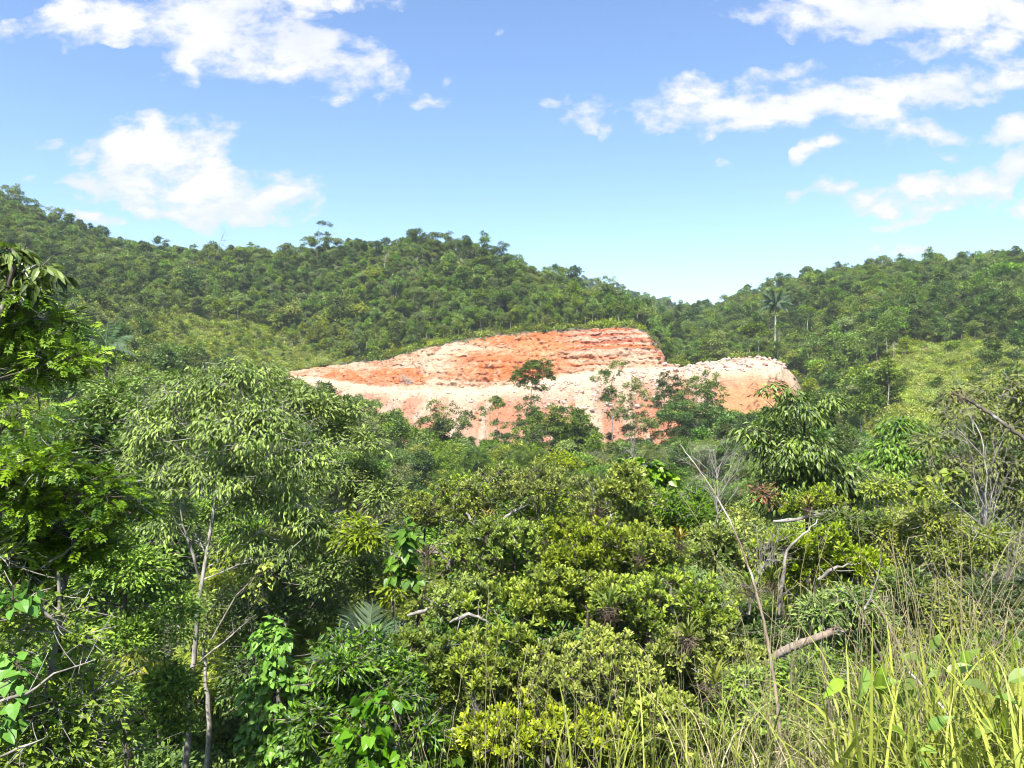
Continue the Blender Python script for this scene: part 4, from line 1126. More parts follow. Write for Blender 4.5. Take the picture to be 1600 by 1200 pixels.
plant('valley_shrub', 'yellowish narrow-leaved shrub left of the grey crossed branches', 'shrub', 12.4, 600, [(590, 840, 50, 34), (620, 900, 40, 40), (560, 860, 36, 30)], 'yellow_green', 'bark', 'narrow', 120, .18, 24, .11, 115, r0=.05, sub=5)
plant('valley_shrub', 'dark small-leaved shrub behind the vine column\'s tip', 'shrub', 14.2, 450, [(420, 900, 60, 40), (470, 950, 60, 50), (380, 980, 50, 60), (400, 1050, 60, 60)], 'dark_green', 'dead', 'oval', 220, .22, 28, .09, 116, r0=.06, sub=6)
plant('climbing_vine', 'thin yellow-green vine climbing a branch tip beside the tall trunk', 'vine', 12.2, 410, [(420, 890, 16, 12), (408, 915, 14, 12), (398, 940, 12, 14)], 'yellow_green', 'dark_bark', 'heart', 18, .10, 6, .08, 117, r0=.012)

plant('leafy_tree', 'loose bright tree filling in right behind the tall tree\'s crown', 'tree', 17.0, 500, [(520, 650, 50, 40), (470, 640, 40, 40), (545, 700, 46, 40), (500, 720, 50, 50), (560, 770, 60, 50), (440, 600, 36, 26)], 'mid_green', 'bark', 'narrow', 330, .26, 36, .14, 118, r0=.08, sub=5)
plant('leafy_tree', 'loose mid-green tree filling in left behind the tall tree\'s crown', 'tree', 17.5, 190, [(200, 640, 60, 40), (150, 690, 60, 46), (230, 700, 50, 50), (170, 620, 36, 26), (120, 740, 60, 50), (250, 600, 30, 24)], 'fresh', 'bark', 'oval', 360, .26, 36, .12, 119, r0=.08, sub=5)

# -- rosette-leaved trees of the middle
ROS = [
 (700, 805, 64, 44, 13.6, 'upper left one, beside the reddish bromeliads'), (830, 768, 95, 34, 13.6, 'wide topmost one below the cream rubble'), (965, 780, 48, 44, 12.8, 'round dark-trunked one right of the topmost crown'),
 (800, 872, 110, 46, 12.0, 'wide one under the bromeliad branch'), (925, 868, 96, 52, 11.5, 'bright one left of the yellow bromeliad'), (715, 950, 60, 40, 11.2, 'one between the palm fronds and the grey limbs'),
 (800, 965, 96, 44, 10.8, 'one below the two curved grey limbs'), (905, 955, 90, 52, 10.4, 'one left of the green bromeliad'), (1040, 965, 96, 58, 10.0, 'tallest dome, left of the leaning stem'),
 (770, 1060, 96, 56, 9.4, 'lower left dome over a dark hollow'), (920, 1060, 110, 58, 9.0, 'lower middle dome'), (1115, 1050, 84, 60, 9.6, 'dome just left of the broken log'),
 (1275, 885, 84, 46, 11.4, 'one right of the leaning stem with pale limbs'), (1345, 862, 40, 26, 12.0, 'small one at the right end of the pale limbs'), (1105, 862, 66, 32, 12.8, 'one behind the leaning stem, near the yellow bromeliad'),
 (1270, 790, 42, 22, 13.4, 'yellowest small one under the dark drooping tree'), (850, 1160, 130, 46, 8.4, 'one cut by the bottom edge, beside the heart vine'), (1040, 1150, 90, 50, 8.4, 'one cut by the bottom edge, behind the curled grass'),
 (1010, 870, 50, 36, 11.8, 'small one between the bright dome and the yellow bromeliad'), (660, 1040, 46, 40, 9.6, 'small one right of the glossy shrub'),
]
LIMBS = {0: [([(655, 862, 12.9), (690, 864, 12.8), (694, 884, 12.8)], .04), ([(692, 898, 12.6), (712, 872, 12.5), (742, 878, 12.5)], .055), ([(728, 800, 13), (742, 822, 12.9), (752, 842, 12.9)], .03)],
         1: [([(760, 855, 12.9), (772, 822, 12.8), (800, 800, 12.8), (820, 785, 12.9)], .045)],
         2: [([(930, 846, 12.4), (945, 820, 12.3), (960, 800, 12.3)], .035), ([(925, 800, 12.5), (928, 770, 12.5), (930, 745, 12.5)], .02)],
         5: [([(640, 962, 10.9), (670, 950, 10.8), (700, 944, 10.8)], .03)],
         6: [([(705, 972, 10.4), (730, 958, 10.3), (755, 968, 10.3), (775, 980, 10.4)], .03)],
         12: [([(1215, 960, 10.8), (1222, 910, 10.8), (1228, 860, 10.9), (1262, 832, 11.0), (1275, 812, 11.1)], .032), ([(1280, 905, 11), (1300, 888, 10.9), (1330, 880, 10.9)], .035)],
         15: [([(1210, 815, 13), (1250, 812, 12.9), (1290, 800, 12.9), (1320, 792, 13)], .035)]}
for q, (px_, y_, rx, ry, Yq, desc) in enumerate(ROS):
    area = rx * ry
    plant('rosette_tree', 'rosette-leaved tree, ' + desc, 'tree', Yq, px_ + (q * 37 % 40) - 20, [(px_, y_, rx * 1.08, ry * 1.1, 0), (px_ - rx * .6, y_ + ry * .5, rx * .6, ry * .7, .3), (px_ + rx * .6, y_ + ry * .55, rx * .6, ry * .7, .3)],
          'rosette', 'dark_bark', 'rosette', int(60 + area * .030), .11 * Yq / 10, 4, .078 + .006 * (q * 7 % 5), 200 + q, r0=.06, group='rosette-leaved trees of the near slope', depth=.9, sub=4 + int(area / 900), limb=.35, twigs=0, limbs=LIMBS.get(q, ()), k=10)
plant('understorey_shrub', 'darker bush under the rosette-leaved domes, left of the bromeliad stump', 'bush', 10.6, 900, [(850, 1020, 150, 60), (1000, 1080, 130, 60, .2), (760, 1010, 100, 60, .3), (1100, 1140, 100, 60)], 'dark_green', 'dead', 'oval', 300, .2, 30, .085, 240, r0=.05)
plant('understorey_shrub', 'fine leaved bush between the topmost rosette crown and the valley trees', 'bush', 14.8, 860, [(860, 820, 110, 40), (760, 780, 70, 36), (1000, 830, 70, 40)], 'yellow_green', 'bark', 'oval', 220, .22, 30, .09, 241, r0=.06, sub=6)

# -- right part
plant('drooping_tree', 'dark glossy tree with hanging leaves in front of the rounded earth spur', 'tree', 18.0, 1262,
      [(1213, 622, 20, 20), (1250, 648, 40, 28), (1290, 640, 30, 20), (1190, 682, 42, 14), (1240, 716, 64, 34), (1288, 756, 56, 44, .4), (1338, 768, 52, 34, .5), (1226, 782, 52, 34), (1192, 655, 18, 14)],
      'glossy', 'dark_bark', 'lance', 330, .28, 32, .185, 301, r0=.11, twigs=2)
plant('bright_tree', 'small bright tree below the grassy slope, right of the dark drooping tree', 'tree', 21.0, 1405, [(1408, 676, 32, 18), (1400, 716, 48, 26), (1435, 700, 20, 20), (1370, 745, 40, 24)], 'fresh', 'bark', 'lance', 150, .30, 28, .19, 302, r0=.07)
plant('olive_tree', 'olive-dark tree at the right edge behind the leaning dead stick', 'tree', 14.5, 1580,
      [(1572, 618, 46, 30), (1515, 655, 50, 32), (1590, 690, 60, 44), (1630, 640, 50, 50), (1466, 700, 36, 26), (1545, 745, 60, 40), (1480, 745, 50, 30), (1620, 780, 60, 60)], 'olive', 'dead', 'narrow', 330, .22, 26, .125, 303, r0=.09, twigs=3, droop=.6)
RIGHT = [(1350, 850, 66, 46, 12.2, 'dark_green', 'small-leaved dark bush under the bright valley tree'), (1440, 850, 74, 56, 11.8, 'olive', 'twiggy olive bush left of the dead white shrub'), (1540, 880, 80, 70, 11.2, 'olive', 'twiggy bush at the right edge below the dead white shrub'),
         (1390, 950, 84, 60, 10.4, 'dark_green', 'dark narrow-leaved bush behind the forked dry stem'), (1320, 985, 66, 60, 9.8, 'mid_green', 'green narrow-leaved bush right above the broken log'), (1500, 980, 90, 66, 9.6, 'olive', 'dull green bush behind the straw-coloured grass tuft'),
         (1600, 980, 70, 80, 9.0, 'dark_green', 'dark bush behind the tall grass at the right edge'), (1180, 1000, 50, 60, 10.6, 'dark_green', 'dark bush behind the leaning stem and log'), (1300, 1090, 90, 60, 8.6, 'mid_green', 'green bush under the broken log'),
         (1430, 1080, 100, 60, 8.0, 'dark_green', 'dark bush hidden behind the broad-leaved plants'), (1200, 1120, 80, 60, 8.6, 'mid_green', 'bush at the foot of the leaning stem'), (1400, 790, 70, 40, 14.5, 'yellow_green', 'yellow-green bush below the bright valley tree'),
         (1060, 810, 60, 46, 14.0, 'mid_green', 'thin bush around the upper half of the leaning stem'), (1560, 1090, 90, 80, 7.6, 'mid_green', 'green bush in the bottom right corner behind the grass')]
for q, (px_, y_, rx, ry, Yq, lm, desc) in enumerate(RIGHT):
    plant('twiggy_bush', desc, 'bush', Yq, px_ + 10, [(px_, y_, rx, ry), (px_ - rx * .4, y_ + ry * .6, rx * .7, ry * .6, .2), (px_ + rx * .5, y_ + ry * .5, rx * .6, ry * .6, .3)], lm, 'dead', 'narrow', 210, .16, 30, .085, 320 + q, r0=.04, twigs=2, sub=6, droop=.2)
plant('reddish_shrub', 'small shrub with brick-red leaves under the dark drooping tree', 'shrub', 14.0, 1192, [(1190, 772, 20, 10), (1207, 792, 10, 7)], 'red', 'dark_bark', 'narrow', 16, .16, 14, .10, 345, r0=.02)
plant('yellow_leaf_vine', 'lime-yellow leafed vine on the bush left of the dead white shrub', 'vine', 11.2, 1490, [(1485, 745, 20, 12), (1437, 765, 8, 24)], 'yellow_green', 'dark_bark', 'heart', 24, .10, 5, .10, 346, r0=.01)

# -- in front of and around the cut
CUT = [
 ('jungle_tree', 'dark round-topped tree standing alone against the orange cliff', 132, 832, [(834, 578, 20, 10), (853, 570, 9, 8), (812, 590, 9, 8), (850, 592, 14, 9), (826, 598, 12, 6)], 'dark_green', [(832, 720), (832, 660), (830, 615), (836, 580)], 60, 12),
 ('jungle_tree', 'dark bushy tree under the lone round-topped tree', 130, 826, [(827, 628, 11, 12), (824, 648, 16, 14), (832, 672, 24, 20)], 'dark_green', None, 50, 13),
 ('jungle_tree', 'sparse tree with dark tufts against the white rubble', 136, 958, [(966, 571, 9, 6), (942, 592, 13, 10), (956, 584, 8, 6), (957, 628, 13, 14), (950, 608, 10, 6)], 'dark_green', [(957, 690), (957, 640), (955, 600), (962, 574)], 34, 14),
 ('jungle_tree', 'grey-green feathery tree right of the tufted tree', 128, 988, [(988, 602, 12, 12), (996, 628, 20, 16), (985, 655, 22, 16), (1002, 680, 24, 20)], 'grey_green', None, 60, 15),
 ('jungle_tree', 'dark narrow tree left of the two above the earth spur\'s left side', 134, 1046, [(1044, 588, 12, 8), (1048, 604, 18, 12), (1044, 628, 20, 16), (1052, 655, 22, 18)], 'dark_green', None, 80, 16),
 ('jungle_tree', 'twin-topped tree against the left side of the rounded spur', 131, 1092, [(1110, 590, 13, 8), (1092, 602, 16, 10), (1112, 614, 16, 14), (1088, 625, 26, 14), (1095, 645, 30, 14)], 'mid_green', None, 100, 17),
 ('jungle_tree', 'wide dark tree below the twin-topped tree', 126, 1080, [(1080, 650, 36, 20), (1105, 668, 34, 22), (1140, 662, 34, 16), (1175, 664, 30, 14), (1050, 660, 20, 16)], 'dark_green', None, 80, 18),
 ('jungle_tree', 'airy tree in front of the cream rubble, left of centre', 127, 696, [(690, 632, 18, 6), (700, 655, 32, 13), (675, 668, 20, 12), (710, 675, 24, 14)], 'grey_green', None, 60, 19),
 ('jungle_tree', 'fresh green tree right under the dark lone tree', 118, 880, [(880, 662, 34, 20), (850, 680, 36, 22), (905, 688, 30, 18)], 'mid_green', None, 90, 20),
 ('sapling', 'thin open sapling on the orange earth left of the lone dark tree', 138, 760, [(760, 640, 9, 3), (757, 648, 6, 3)], 'grey_green', [(759, 672), (759, 655), (760, 640)], 8, 21),
 ('sapling', 'open grey sapling on the rubble under the thin sapling', 132, 782, [(780, 664, 14, 8), (775, 680, 10, 8)], 'grey_green', None, 18, 22),
 ('shrub', 'single round green shrub on the orange rubble slope', 156, 777, [(774, 625, 8, 6), (780, 633, 8, 7)], 'mid_green', None, 26, 23),
 ('jungle_tree', 'pale-limbed tree on the skyline where the left hill drops', 236, 950, [(948, 440, 17, 8), (944, 453, 16, 8), (955, 458, 10, 8)], 'grey_green', [(952, 492), (951, 470), (946, 445)], 44, 24),
 ('jungle_tree', 'tall thin tree standing up alone from the left hill\'s skyline', 284, 495, [(504, 350, 8, 3), (489, 361, 6, 3), (513, 351, 5, 3), (497, 366, 6, 3), (482, 359, 4, 2)], 'dark_green', [(496, 405), (495, 380), (498, 356)], 16, 25),
 ('jungle_tree', 'first of the open skyline trees counted from the left edge', 298, 16, [(10, 300, 13, 9), (22, 310, 12, 8)], 'grey_green', None, 40, 26),
 ('jungle_tree', 'second of the open skyline trees counted from the left edge', 300, 52, [(48, 318, 11, 8), (60, 326, 9, 7), (36, 312, 8, 6)], 'dark_green', None, 36, 27),
 ('jungle_tree', 'third of the open skyline trees counted from the left edge', 300, 90, [(86, 332, 13, 8), (97, 340, 10, 6)], 'grey_green', None, 34, 28),
 ('jungle_tree', 'dark bushy treetop above the left hill\'s highest middle point', 278, 652, [(652, 366, 11, 7), (664, 372, 10, 6)], 'dark_green', None, 36, 29),
 ('jungle_tree', 'dark treetop on the sloping right shoulder of the left hill', 266, 788, [(786, 384, 10, 6), (780, 392, 13, 7)], 'dark_green', None, 34, 30),
 ('jungle_tree', 'small spiky treetop lowest on the left hill\'s right shoulder', 258, 868, [(868, 420, 4, 6)], 'dark_green', None, 10, 31),
 ('jungle_tree', 'single open treetop on the crest of the right hill', 322, 1508, [(1508, 398, 9, 5), (1503, 405, 10, 5)], 'grey_green', None, 26, 32),
 ('jungle_tree', 'slim dark tree where the right hill meets the gap', 330, 1106, [(1106, 478, 6, 5)], 'dark_green', None, 14, 33),
]
for (nm, lab, Yq, bpx, lobes, lm, trunk, ncl, sd) in CUT:
    if Yq < 140 and nm == 'jungle_tree':
        lobes = [(a_, b_ + 3, c_ * 1.4, d_ * 1.7) for (a_, b_, c_, d_) in lobes]
        lx, ly = lobes[-1][0], max(q[1] for q in lobes)
        if trunk is None: lobes += [(lx + 4, ly + 26, 20, 20), (bpx, ly + 55, 22, 26)]; ncl = int(ncl * 2.4)
        else: ncl = int(ncl * 2.0)
    far_ = Yq > 200
    plant(nm, lab, 'sapling' if nm == 'sapling' else 'shrub' if nm == 'shrub' else 'tree', Yq, bpx, lobes, lm, 'pale_bark' if lm == 'grey_green' else 'bark', 'fine', ncl, .5 if not far_ else .9, 54, .32 if not far_ else .42, 400 + sd,
          r0=.11 if not far_ else .16, trunk=trunk, twigs=2 if not far_ else 0, group='trees around the cut' if nm == 'jungle_tree' else None)

# bare pale dead trees on the hillsides
def dead_tree(name, label, cat, Y, base, tip, nb, spread, r0, seed, mat='dead', gens=3, tall_tip=True):
    rng = np.random.default_rng(seed)
    B = at(base[0], base[1], Y); T = at(tip[0], tip[1], Y)
    mb = MB()
    path = bez(np.zeros(3), (T - B) * .5 + rng.normal(0, .05, 3) * np.linalg.norm(T - B), T - B, 10)
    path += np.vstack([np.zeros(3), rng.normal(0, r0 * .5, (9, 3))])
    tube(mb, path, np.linspace(r0, r0 * .2, 10), 6)
    root = empty(name, B, label, cat); part('trunk', mb.mesh('trunk', M[mat]), root)
    br_ = MB(); cur = [(path[i], path[i] - path[i-1], np.linalg.norm(T - B) * spread * rng.uniform(.6, 1), r0 * .4) for i in rng.integers(3, 10, nb)]
    for g_ in range(gens):
        nxt = []
        for (p, d, ln, r) in cur:
            for s_ in range(2 if g_ else 1):
                dd = norm(norm(d) + rng.normal(0, .55, 3) + UP * .15)
                e = p + dd * ln
                tube(br_, bez(p, (p + e) / 2 + rng.normal(0, .08, 3) * ln, e, 5), np.linspace(r, r * .4, 5), 4, cap=False)
                nxt.append((e, dd, ln * .62, r * .45)); nxt.append(((p + e) / 2, dd, ln * .5, r * .4)) if g_ < 2 else None
        cur = nxt
    part('branches', br_.mesh('branches', M[mat]), root)
    return root
dead_tree('dead_tree', 'bare whitish branching shrub in front of the olive tree at the right edge', 'dead tree', 12.6, (1560, 960), (1540, 715), 12, .34, .035, 501)
dead_tree('dead_tree', 'bare pale fan-shaped tree on the left hill\'s skyline', 'dead tree', 280, (335, 405), (345, 376), 9, .5, .14, 502, 'pale_bark')
dead_tree('dead_tree', 'bare grey fan-shaped tree in the middle of the left hill forest', 'dead tree', 255, (727, 438), (727, 412), 10, .5, .14, 503, 'pale_bark')
dead_tree('dead_tree', 'bare pale forked tree left of the middle of the left hill', 'dead tree', 262, (600, 425), (603, 398), 6, .4, .15, 504, 'pale_bark')
dead_tree('dead_shrub', 'leafless grey shrub among the twigs right of the small lone rosette tree', 'dead shrub', 13.0, (1110, 860), (1120, 735), 16, .45, .02, 505)
dead_tree('dead_shrub', 'leafless tangle of grey twigs behind the crossing of the leaning stem and pale limb', 'dead shrub', 10.4, (1170, 960), (1190, 880), 14, .6, .02, 506)
dead_tree('dead_shrub', 'leafless wiry shrub right above the tall straw-coloured grass', 'dead shrub', 9.4, (1560, 1010), (1590, 860), 18, .4, .012, 507)
dead_tree('dead_shrub', 'leafless grey twigs low between the two bottom rosette domes', 'dead shrub', 8.6, (760, 1160), (740, 1120), 8, .6, .012, 508)
dead_tree('dead_shrub', 'white-twigged shrub at the foot of the rubble above the red-flowered leaves', 'dead shrub', 90, (985, 745), (990, 705), 12, .5, .07, 509, 'pale_bark')
dead_tree('forked_dead_branch', 'forked dry brown stem standing in front of the dark right-hand bush', 'dead branch', 5.2, (1385, 1050), (1325, 915), 1, .02, .012, 510, 'stick', 1)

# ------------------------------------------------------------------ palms
def frond(rng, L, droop, leaf, npair=34, hang=.5, wide=1.0):
    mb = MB(); t = np.linspace(0, 1, 12)
    path = np.stack([np.zeros(12), L * (t - .12 * t**3), L * (.35 * t - droop * t**2.2)], 1)
    tube(mb, path, np.linspace(.018, .004, 12) * L / 2 * 1.3, 4, tint=.9)
    tt = np.repeat(np.linspace(.12, .99, npair), 2); side = np.tile([1, -1], npair)
    P = np.stack([np.interp(tt, t, path[:, c]) for c in range(3)], 1)
    T_ = norm(np.stack([np.interp(tt, t, np.gradient(path[:, c])) for c in range(3)], 1))
    ln = leaf * np.sin(np.clip(tt * 1.05 + .12, 0, 1) * math.pi) ** .5 * rng.uniform(.85, 1.1, len(tt))
    d = norm(np.stack([side * 1.0, np.full(len(tt), .55), np.full(len(tt), -hang)], 1) + T_ * .3 + rng.normal(0, .10, P.shape))
    strip = (A([(-.028 * wide, 0, 0), (.028 * wide, 0, 0), (.032 * wide, .5, -.04), (-.032 * wide, .5, -.04), (0, 1, -.22)]), [A([(0, 1, 2, 3)]), A([(3, 2, 4)])])
    put_leaves(mb, strip, P, d, np.tile(UP, (len(P), 1)) + np.stack([side * .4, 0 * tt, 0 * tt], 1), ln, np.clip(rng.normal(.45, .2, len(tt)), 0, .9))
    return mb
def palm(label, crown, ground, nf, L, leaf, r0, seed, hang=.5, bark='pale_bark', els=(.9, -.5), names=None):
    rng = np.random.default_rng(seed)
    B = np.array([crown[0], crown[1], ground]); H = crown[2] - ground
    root = empty('palm_tree', B, label, 'palm tree')
    tb_ = MB(); n = 14; t = np.linspace(0, 1, n)
    tube(tb_, np.stack([.02 * H * np.sin(t * 2), 0 * t, -.5 + (H + .5) * t], 1), r0 * (1.15 - .25 * t + .12 * np.sin(t * 3)), 8)
    part('trunk', tb_.mesh('trunk', M[bark]), root)
    cs = MB(); tube(cs, [(.02 * H, 0, H - .1), (.02 * H, 0, H + L * .12), (.02 * H, 0, H + L * .28)], [r0 * .8, r0 * .7, r0 * .2], 7)
    part('crownshaft', cs.mesh('crownshaft', M['palm']), root)
    wide = float(np.interp(crown[1], [12, 50, 120, 170], [1, 1.3, 1.9, 2.0])); fr = [frond(rng, L, dr, leaf, 34, hang, wide).mesh('frond', M['palm']) for dr in (.2, .35, .5, .65)]
    for k in range(nf):
        u = k / max(nf - 1, 1)
        o = part('frond', fr[min(3, int(u * 4))], root)
        o.location = (.02 * H, 0, H + L * .06 * (1 - u)); el = els[0] + (els[1] - els[0]) * u
        o.rotation_euler = (el + rng.uniform(-.12, .12), rng.uniform(-.15, .15), k * 2.4 + rng.uniform(-.2, .2)); o.scale = (rng.uniform(.85, 1.05),) * 3
    return root
c = at(1210, 474, 215); palm('tall royal palm with a bare white trunk rising above the earth spur', c, float(ground_z(c[0], 215)), 22, 6.2, 1.7, .24, 601, .8)
c = at(160, 545, 52); palm('lone palm with feathery blue-green fronds on the left valley side', c, float(ground_z(c[0], 52)), 11, 2.7, .75, .12, 602, .9, 'dark_bark', (1.0, -.1))
c = at(566, 1046, 12.0); palm('young palm with stiff dark fronds poking out above the glossy shrub', c, float(ground_z(c[0], 12)), 9, 1.25, .50, .06, 603, .2, 'dark_bark', (1.15, .3))
c = at(727, 712, 118); palm('small dark palm at the foot of the cream rubble', c, float(ground_z(c[0], 118)), 9, 2.6, .8, .12, 604, .6, 'dark_bark')
for k, (px_, y0_, y1_, Yq, lab) in enumerate([(1217, 545, 508, 214, 'second bare white pole trunk close right of the royal palm'), (1262, 522, 492, 232, 'thick pale trunk with a small top, right of the royal palm')]):
    plant('jungle_tree', lab, 'tree', Yq, px_, [(px_, y1_ - 6, 12, 8), (px_ + 8, y1_ - 1, 8, 5)] if k else [(px_, y1_ + 2, 4, 3)], 'mid_green', 'pale_bark', 'fine', 40 if k else 6, .7, 30, .38, 610 + k, r0=.26 - .1 * (1 - k), trunk=[(px_, y0_ + 20), (px_, y0_), (px_ + 1, y1_)], twigs=0)

# ------------------------------------------------------------------ bromeliads on the branches
STRAP = (A([(-.05, 0, 0), (.05, 0, 0), (.055, .4, .10), (-.055, .4, .10), (.04, .75, .06), (-.04, .75, .06), (0, 1.05, -.12)]), [A([(0, 1, 2, 3), (3, 2, 4, 5)]), A([(5, 4, 6)])])
def bromeliad(label, px_, y_, Yq, R, lm, seed, nest=True, n=22, tilt=0.):
    rng = np.random.default_rng(seed); mb = MB(); a = rng.uniform(0, 6.28, n); el = np.linspace(1.35, .35, n)
    d = np.stack([np.cos(a) * np.cos(el), np.sin(a) * np.cos(el), np.sin(el)], 1)
    put_leaves(mb, STRAP, np.zeros((n, 3)) + d * .02, d, norm(UP + d * -.4 + 1e-3), R * rng.uniform(.8, 1.1, n), np.clip(rng.normal(.5, .25, n), 0, .9))
    root = empty('bromeliad', at(px_, y_, Yq), label, 'bromeliad', 'bromeliads growing on the branches')
    part('leaves', mb.mesh('leaves', M[lm]), root)
    if nest:
        mb = MB(); n = 120; a = rng.uniform(0, 6.28, n); el = rng.uniform(-1.5, .7, n)
        d = np.stack([np.cos(a) * np.cos(el), np.sin(a) * np.cos(el), np.sin(el)], 1)
        put_leaves(mb, (STRAP[0] * A([.35, 1, 1.6]), STRAP[1]), rng.normal(0, R * .16, (n, 3)) - UP * R * .18, d, rng.normal(size=(n, 3)), R * rng.uniform(.3, .85, n), rng.uniform(0, .9, n))
        part('withered_leaves', mb.mesh('withered_leaves', M['dry']), root)
for q in [('yellow-tipped bromeliad on the forked limb at the upper left of the rosette trees', 762, 818, 12.6, .30, 'brom_yellow'), ('withered reddish-brown bromeliad nest left of the bent grey limb', 668, 872, 12.3, .32, 'dry'),
          ('dull bromeliad nest on top of the bent grey limb', 722, 862, 12.3, .26, 'dry'), ('orange-yellow bromeliad among the twigs left of the leaning stem', 1062, 846, 11.6, .26, 'brom_yellow'),
          ('large green bromeliad sitting inside the middle rosette canopy', 952, 950, 9.6, .32, 'brom'), ('bromeliad on the dark limb right of the leaning stem', 1206, 908, 10.4, .28, 'brom'),
          ('bromeliad tucked under the domes near the bottom middle', 1118, 1068, 7.9, .27, 'brom'), ('bromeliad with shaggy dead leaves on the small dark-trunked crown', 935, 805, 12.2, .26, 'dry'),
          ('pale green bromeliad half hidden left of the leaning stem', 1170, 915, 10.3, .24, 'brom'), ('bromeliad in the shade below the tallest dome', 1075, 995, 9.2, .26, 'brom'), ('yellowish bromeliad at the top of the right-hand limb', 1262, 792, 12.8, .24, 'brom_yellow'),
          ('yellowish spiky bromeliad at the left end of the twig tangle', 1002, 868, 11.0, .24, 'brom')]:
    bromeliad(*q, seed=hash(q[0]) % 9999 if False else int(q[1] * 7 + q[2]))
# large-leaved plant with red flower spikes near the white-twigged shrub
rng_ = np.random.default_rng(9)
plant('broad_leaved_tree', 'dark tree with big drooping leaves and red flower spots right of the dark-trunked crown', 'tree', 14.5, 1010, [(1005, 735, 26, 16), (1030, 755, 22, 20), (1040, 780, 14, 14), (985, 722, 16, 8)], 'glossy', 'dark_bark', 'heart', 50, .2, 8, .16, 620, r0=.05)

# ------------------------------------------------------------------ leaning stems, the log
def stem(name, label, cat, pts, r0, r1, mat, seed, sides=7, knots=.2, nodes=0):
    rng = np.random.default_rng(seed); W = np.array([at(*q) for q in pts]); B = W[0].copy(); W = W - B
    n = 8 * len(W); tq = np.linspace(0, len(W) - 1, n)
    P = np.stack([np.interp(tq, range(len(W)), W[:, c]) for c in range(3)], 1)
    k = np.ones(7) / 7
    P[3:-3] = np.stack([np.convolve(P[:, c], k, 'valid') for c in range(3)], 1)
    P[1:-1] += rng.normal(0, r0 * knots, (n - 2, 3))
    rad = np.linspace(r0, r1, n) * rng.uniform(1 - knots, 1 + knots, n)
    mb = MB(); tube(mb, P, rad, sides)
    root = empty(name, B, label, cat); part('stem', mb.mesh('stem', M[mat]), root)
    return root, P, rad, mb
stem('bare_sapling', 'long thin bare stem leaning up to the left across the view', 'dead stem', [(1235, 1290, 4.6), (1222, 1180, 4.7), (1212, 1080, 4.8), (1196, 980, 4.9), (1172, 890, 5.0), (1145, 820, 5.2), (1105, 750, 5.4), (1062, 694, 5.6)], .014, .003, 'stick', 701, knots=.12)
stem('dead_stalk', 'thin blackish stem standing under the right end of the log', 'dead stem', [(1306, 1290, 3.9), (1300, 1150, 4.0), (1290, 1060, 4.1), (1282, 1008, 4.2)], .0085, .006, 'dark_bark', 702)
root, P_, r_, _ = stem('broken_log', 'short broken grey log jutting up to the right beside the leaning stem', 'log', [(1212, 1024, 6.4), (1235, 1012, 6.3), (1262, 1002, 6.2), (1303, 986, 6.1)], .036, .030, 'stick', 703, 12, .07)
mb = MB(); rr_ = np.random.default_rng(3); n = 26
E = P_[-1] + rr_.normal(0, .02, (n, 3)); tubes_many(mb, E, E + A([.02, -.01, .01]), E + rr_.normal(0, .012, (n, 3)) + A([.05, -.02, .018]), .006, .001, 2, 3)
part('splinters', mb.mesh('splinters', M['stick']), root)
mb = MB(); tube(mb, np.array([P_[12], P_[12] + A([.02, 0, .035]), P_[12] + A([.05, 0, .09])]), [.012, .009, .004], 6); part('branch_stub', mb.mesh('branch_stub', M['dead']), root)
root, P_, r_, _ = stem('leaning_stick', 'dark dead stick with withered leaves slanting down to the right edge', 'dead branch', [(1660, 722, 6.6), (1600, 686, 6.7), (1560, 655, 6.8), (1520, 628, 6.9), (1488, 614, 7.0)], .022, .012, 'dark_bark', 704)
mb = MB(); leafy(mb, rr_, P_[-6:], norm(rr_.normal(size=(6, 3))), .10, 14, LANCE, .055, .8, .6, .4); part('withered_leaves', mb.mesh('withered_leaves', M['dry']), root)
stem('pale_twig', 'pale straight twig crossing the grass in the bottom right corner', 'dead stem', [(1545, 1210, 2.9), (1510, 1150, 3.0), (1465, 1095, 3.15), (1420, 1050, 3.3)], .007, .004, 'dead', 705)
stem('pale_twig', 'pale twig arching down behind the broad-leaved plants', 'dead stem', [(1440, 1090, 4.2), (1410, 1020, 4.3), (1380, 960, 4.4), (1360, 935, 4.5)], .010, .004, 'stick', 706)
stem('pale_twig', 'curved pale upper branch of the forked dry stem', 'dead stem', [(1350, 952, 5.15), (1362, 930, 5.2), (1374, 890, 5.2), (1378, 850, 5.2)], .008, .003, 'dead', 707)

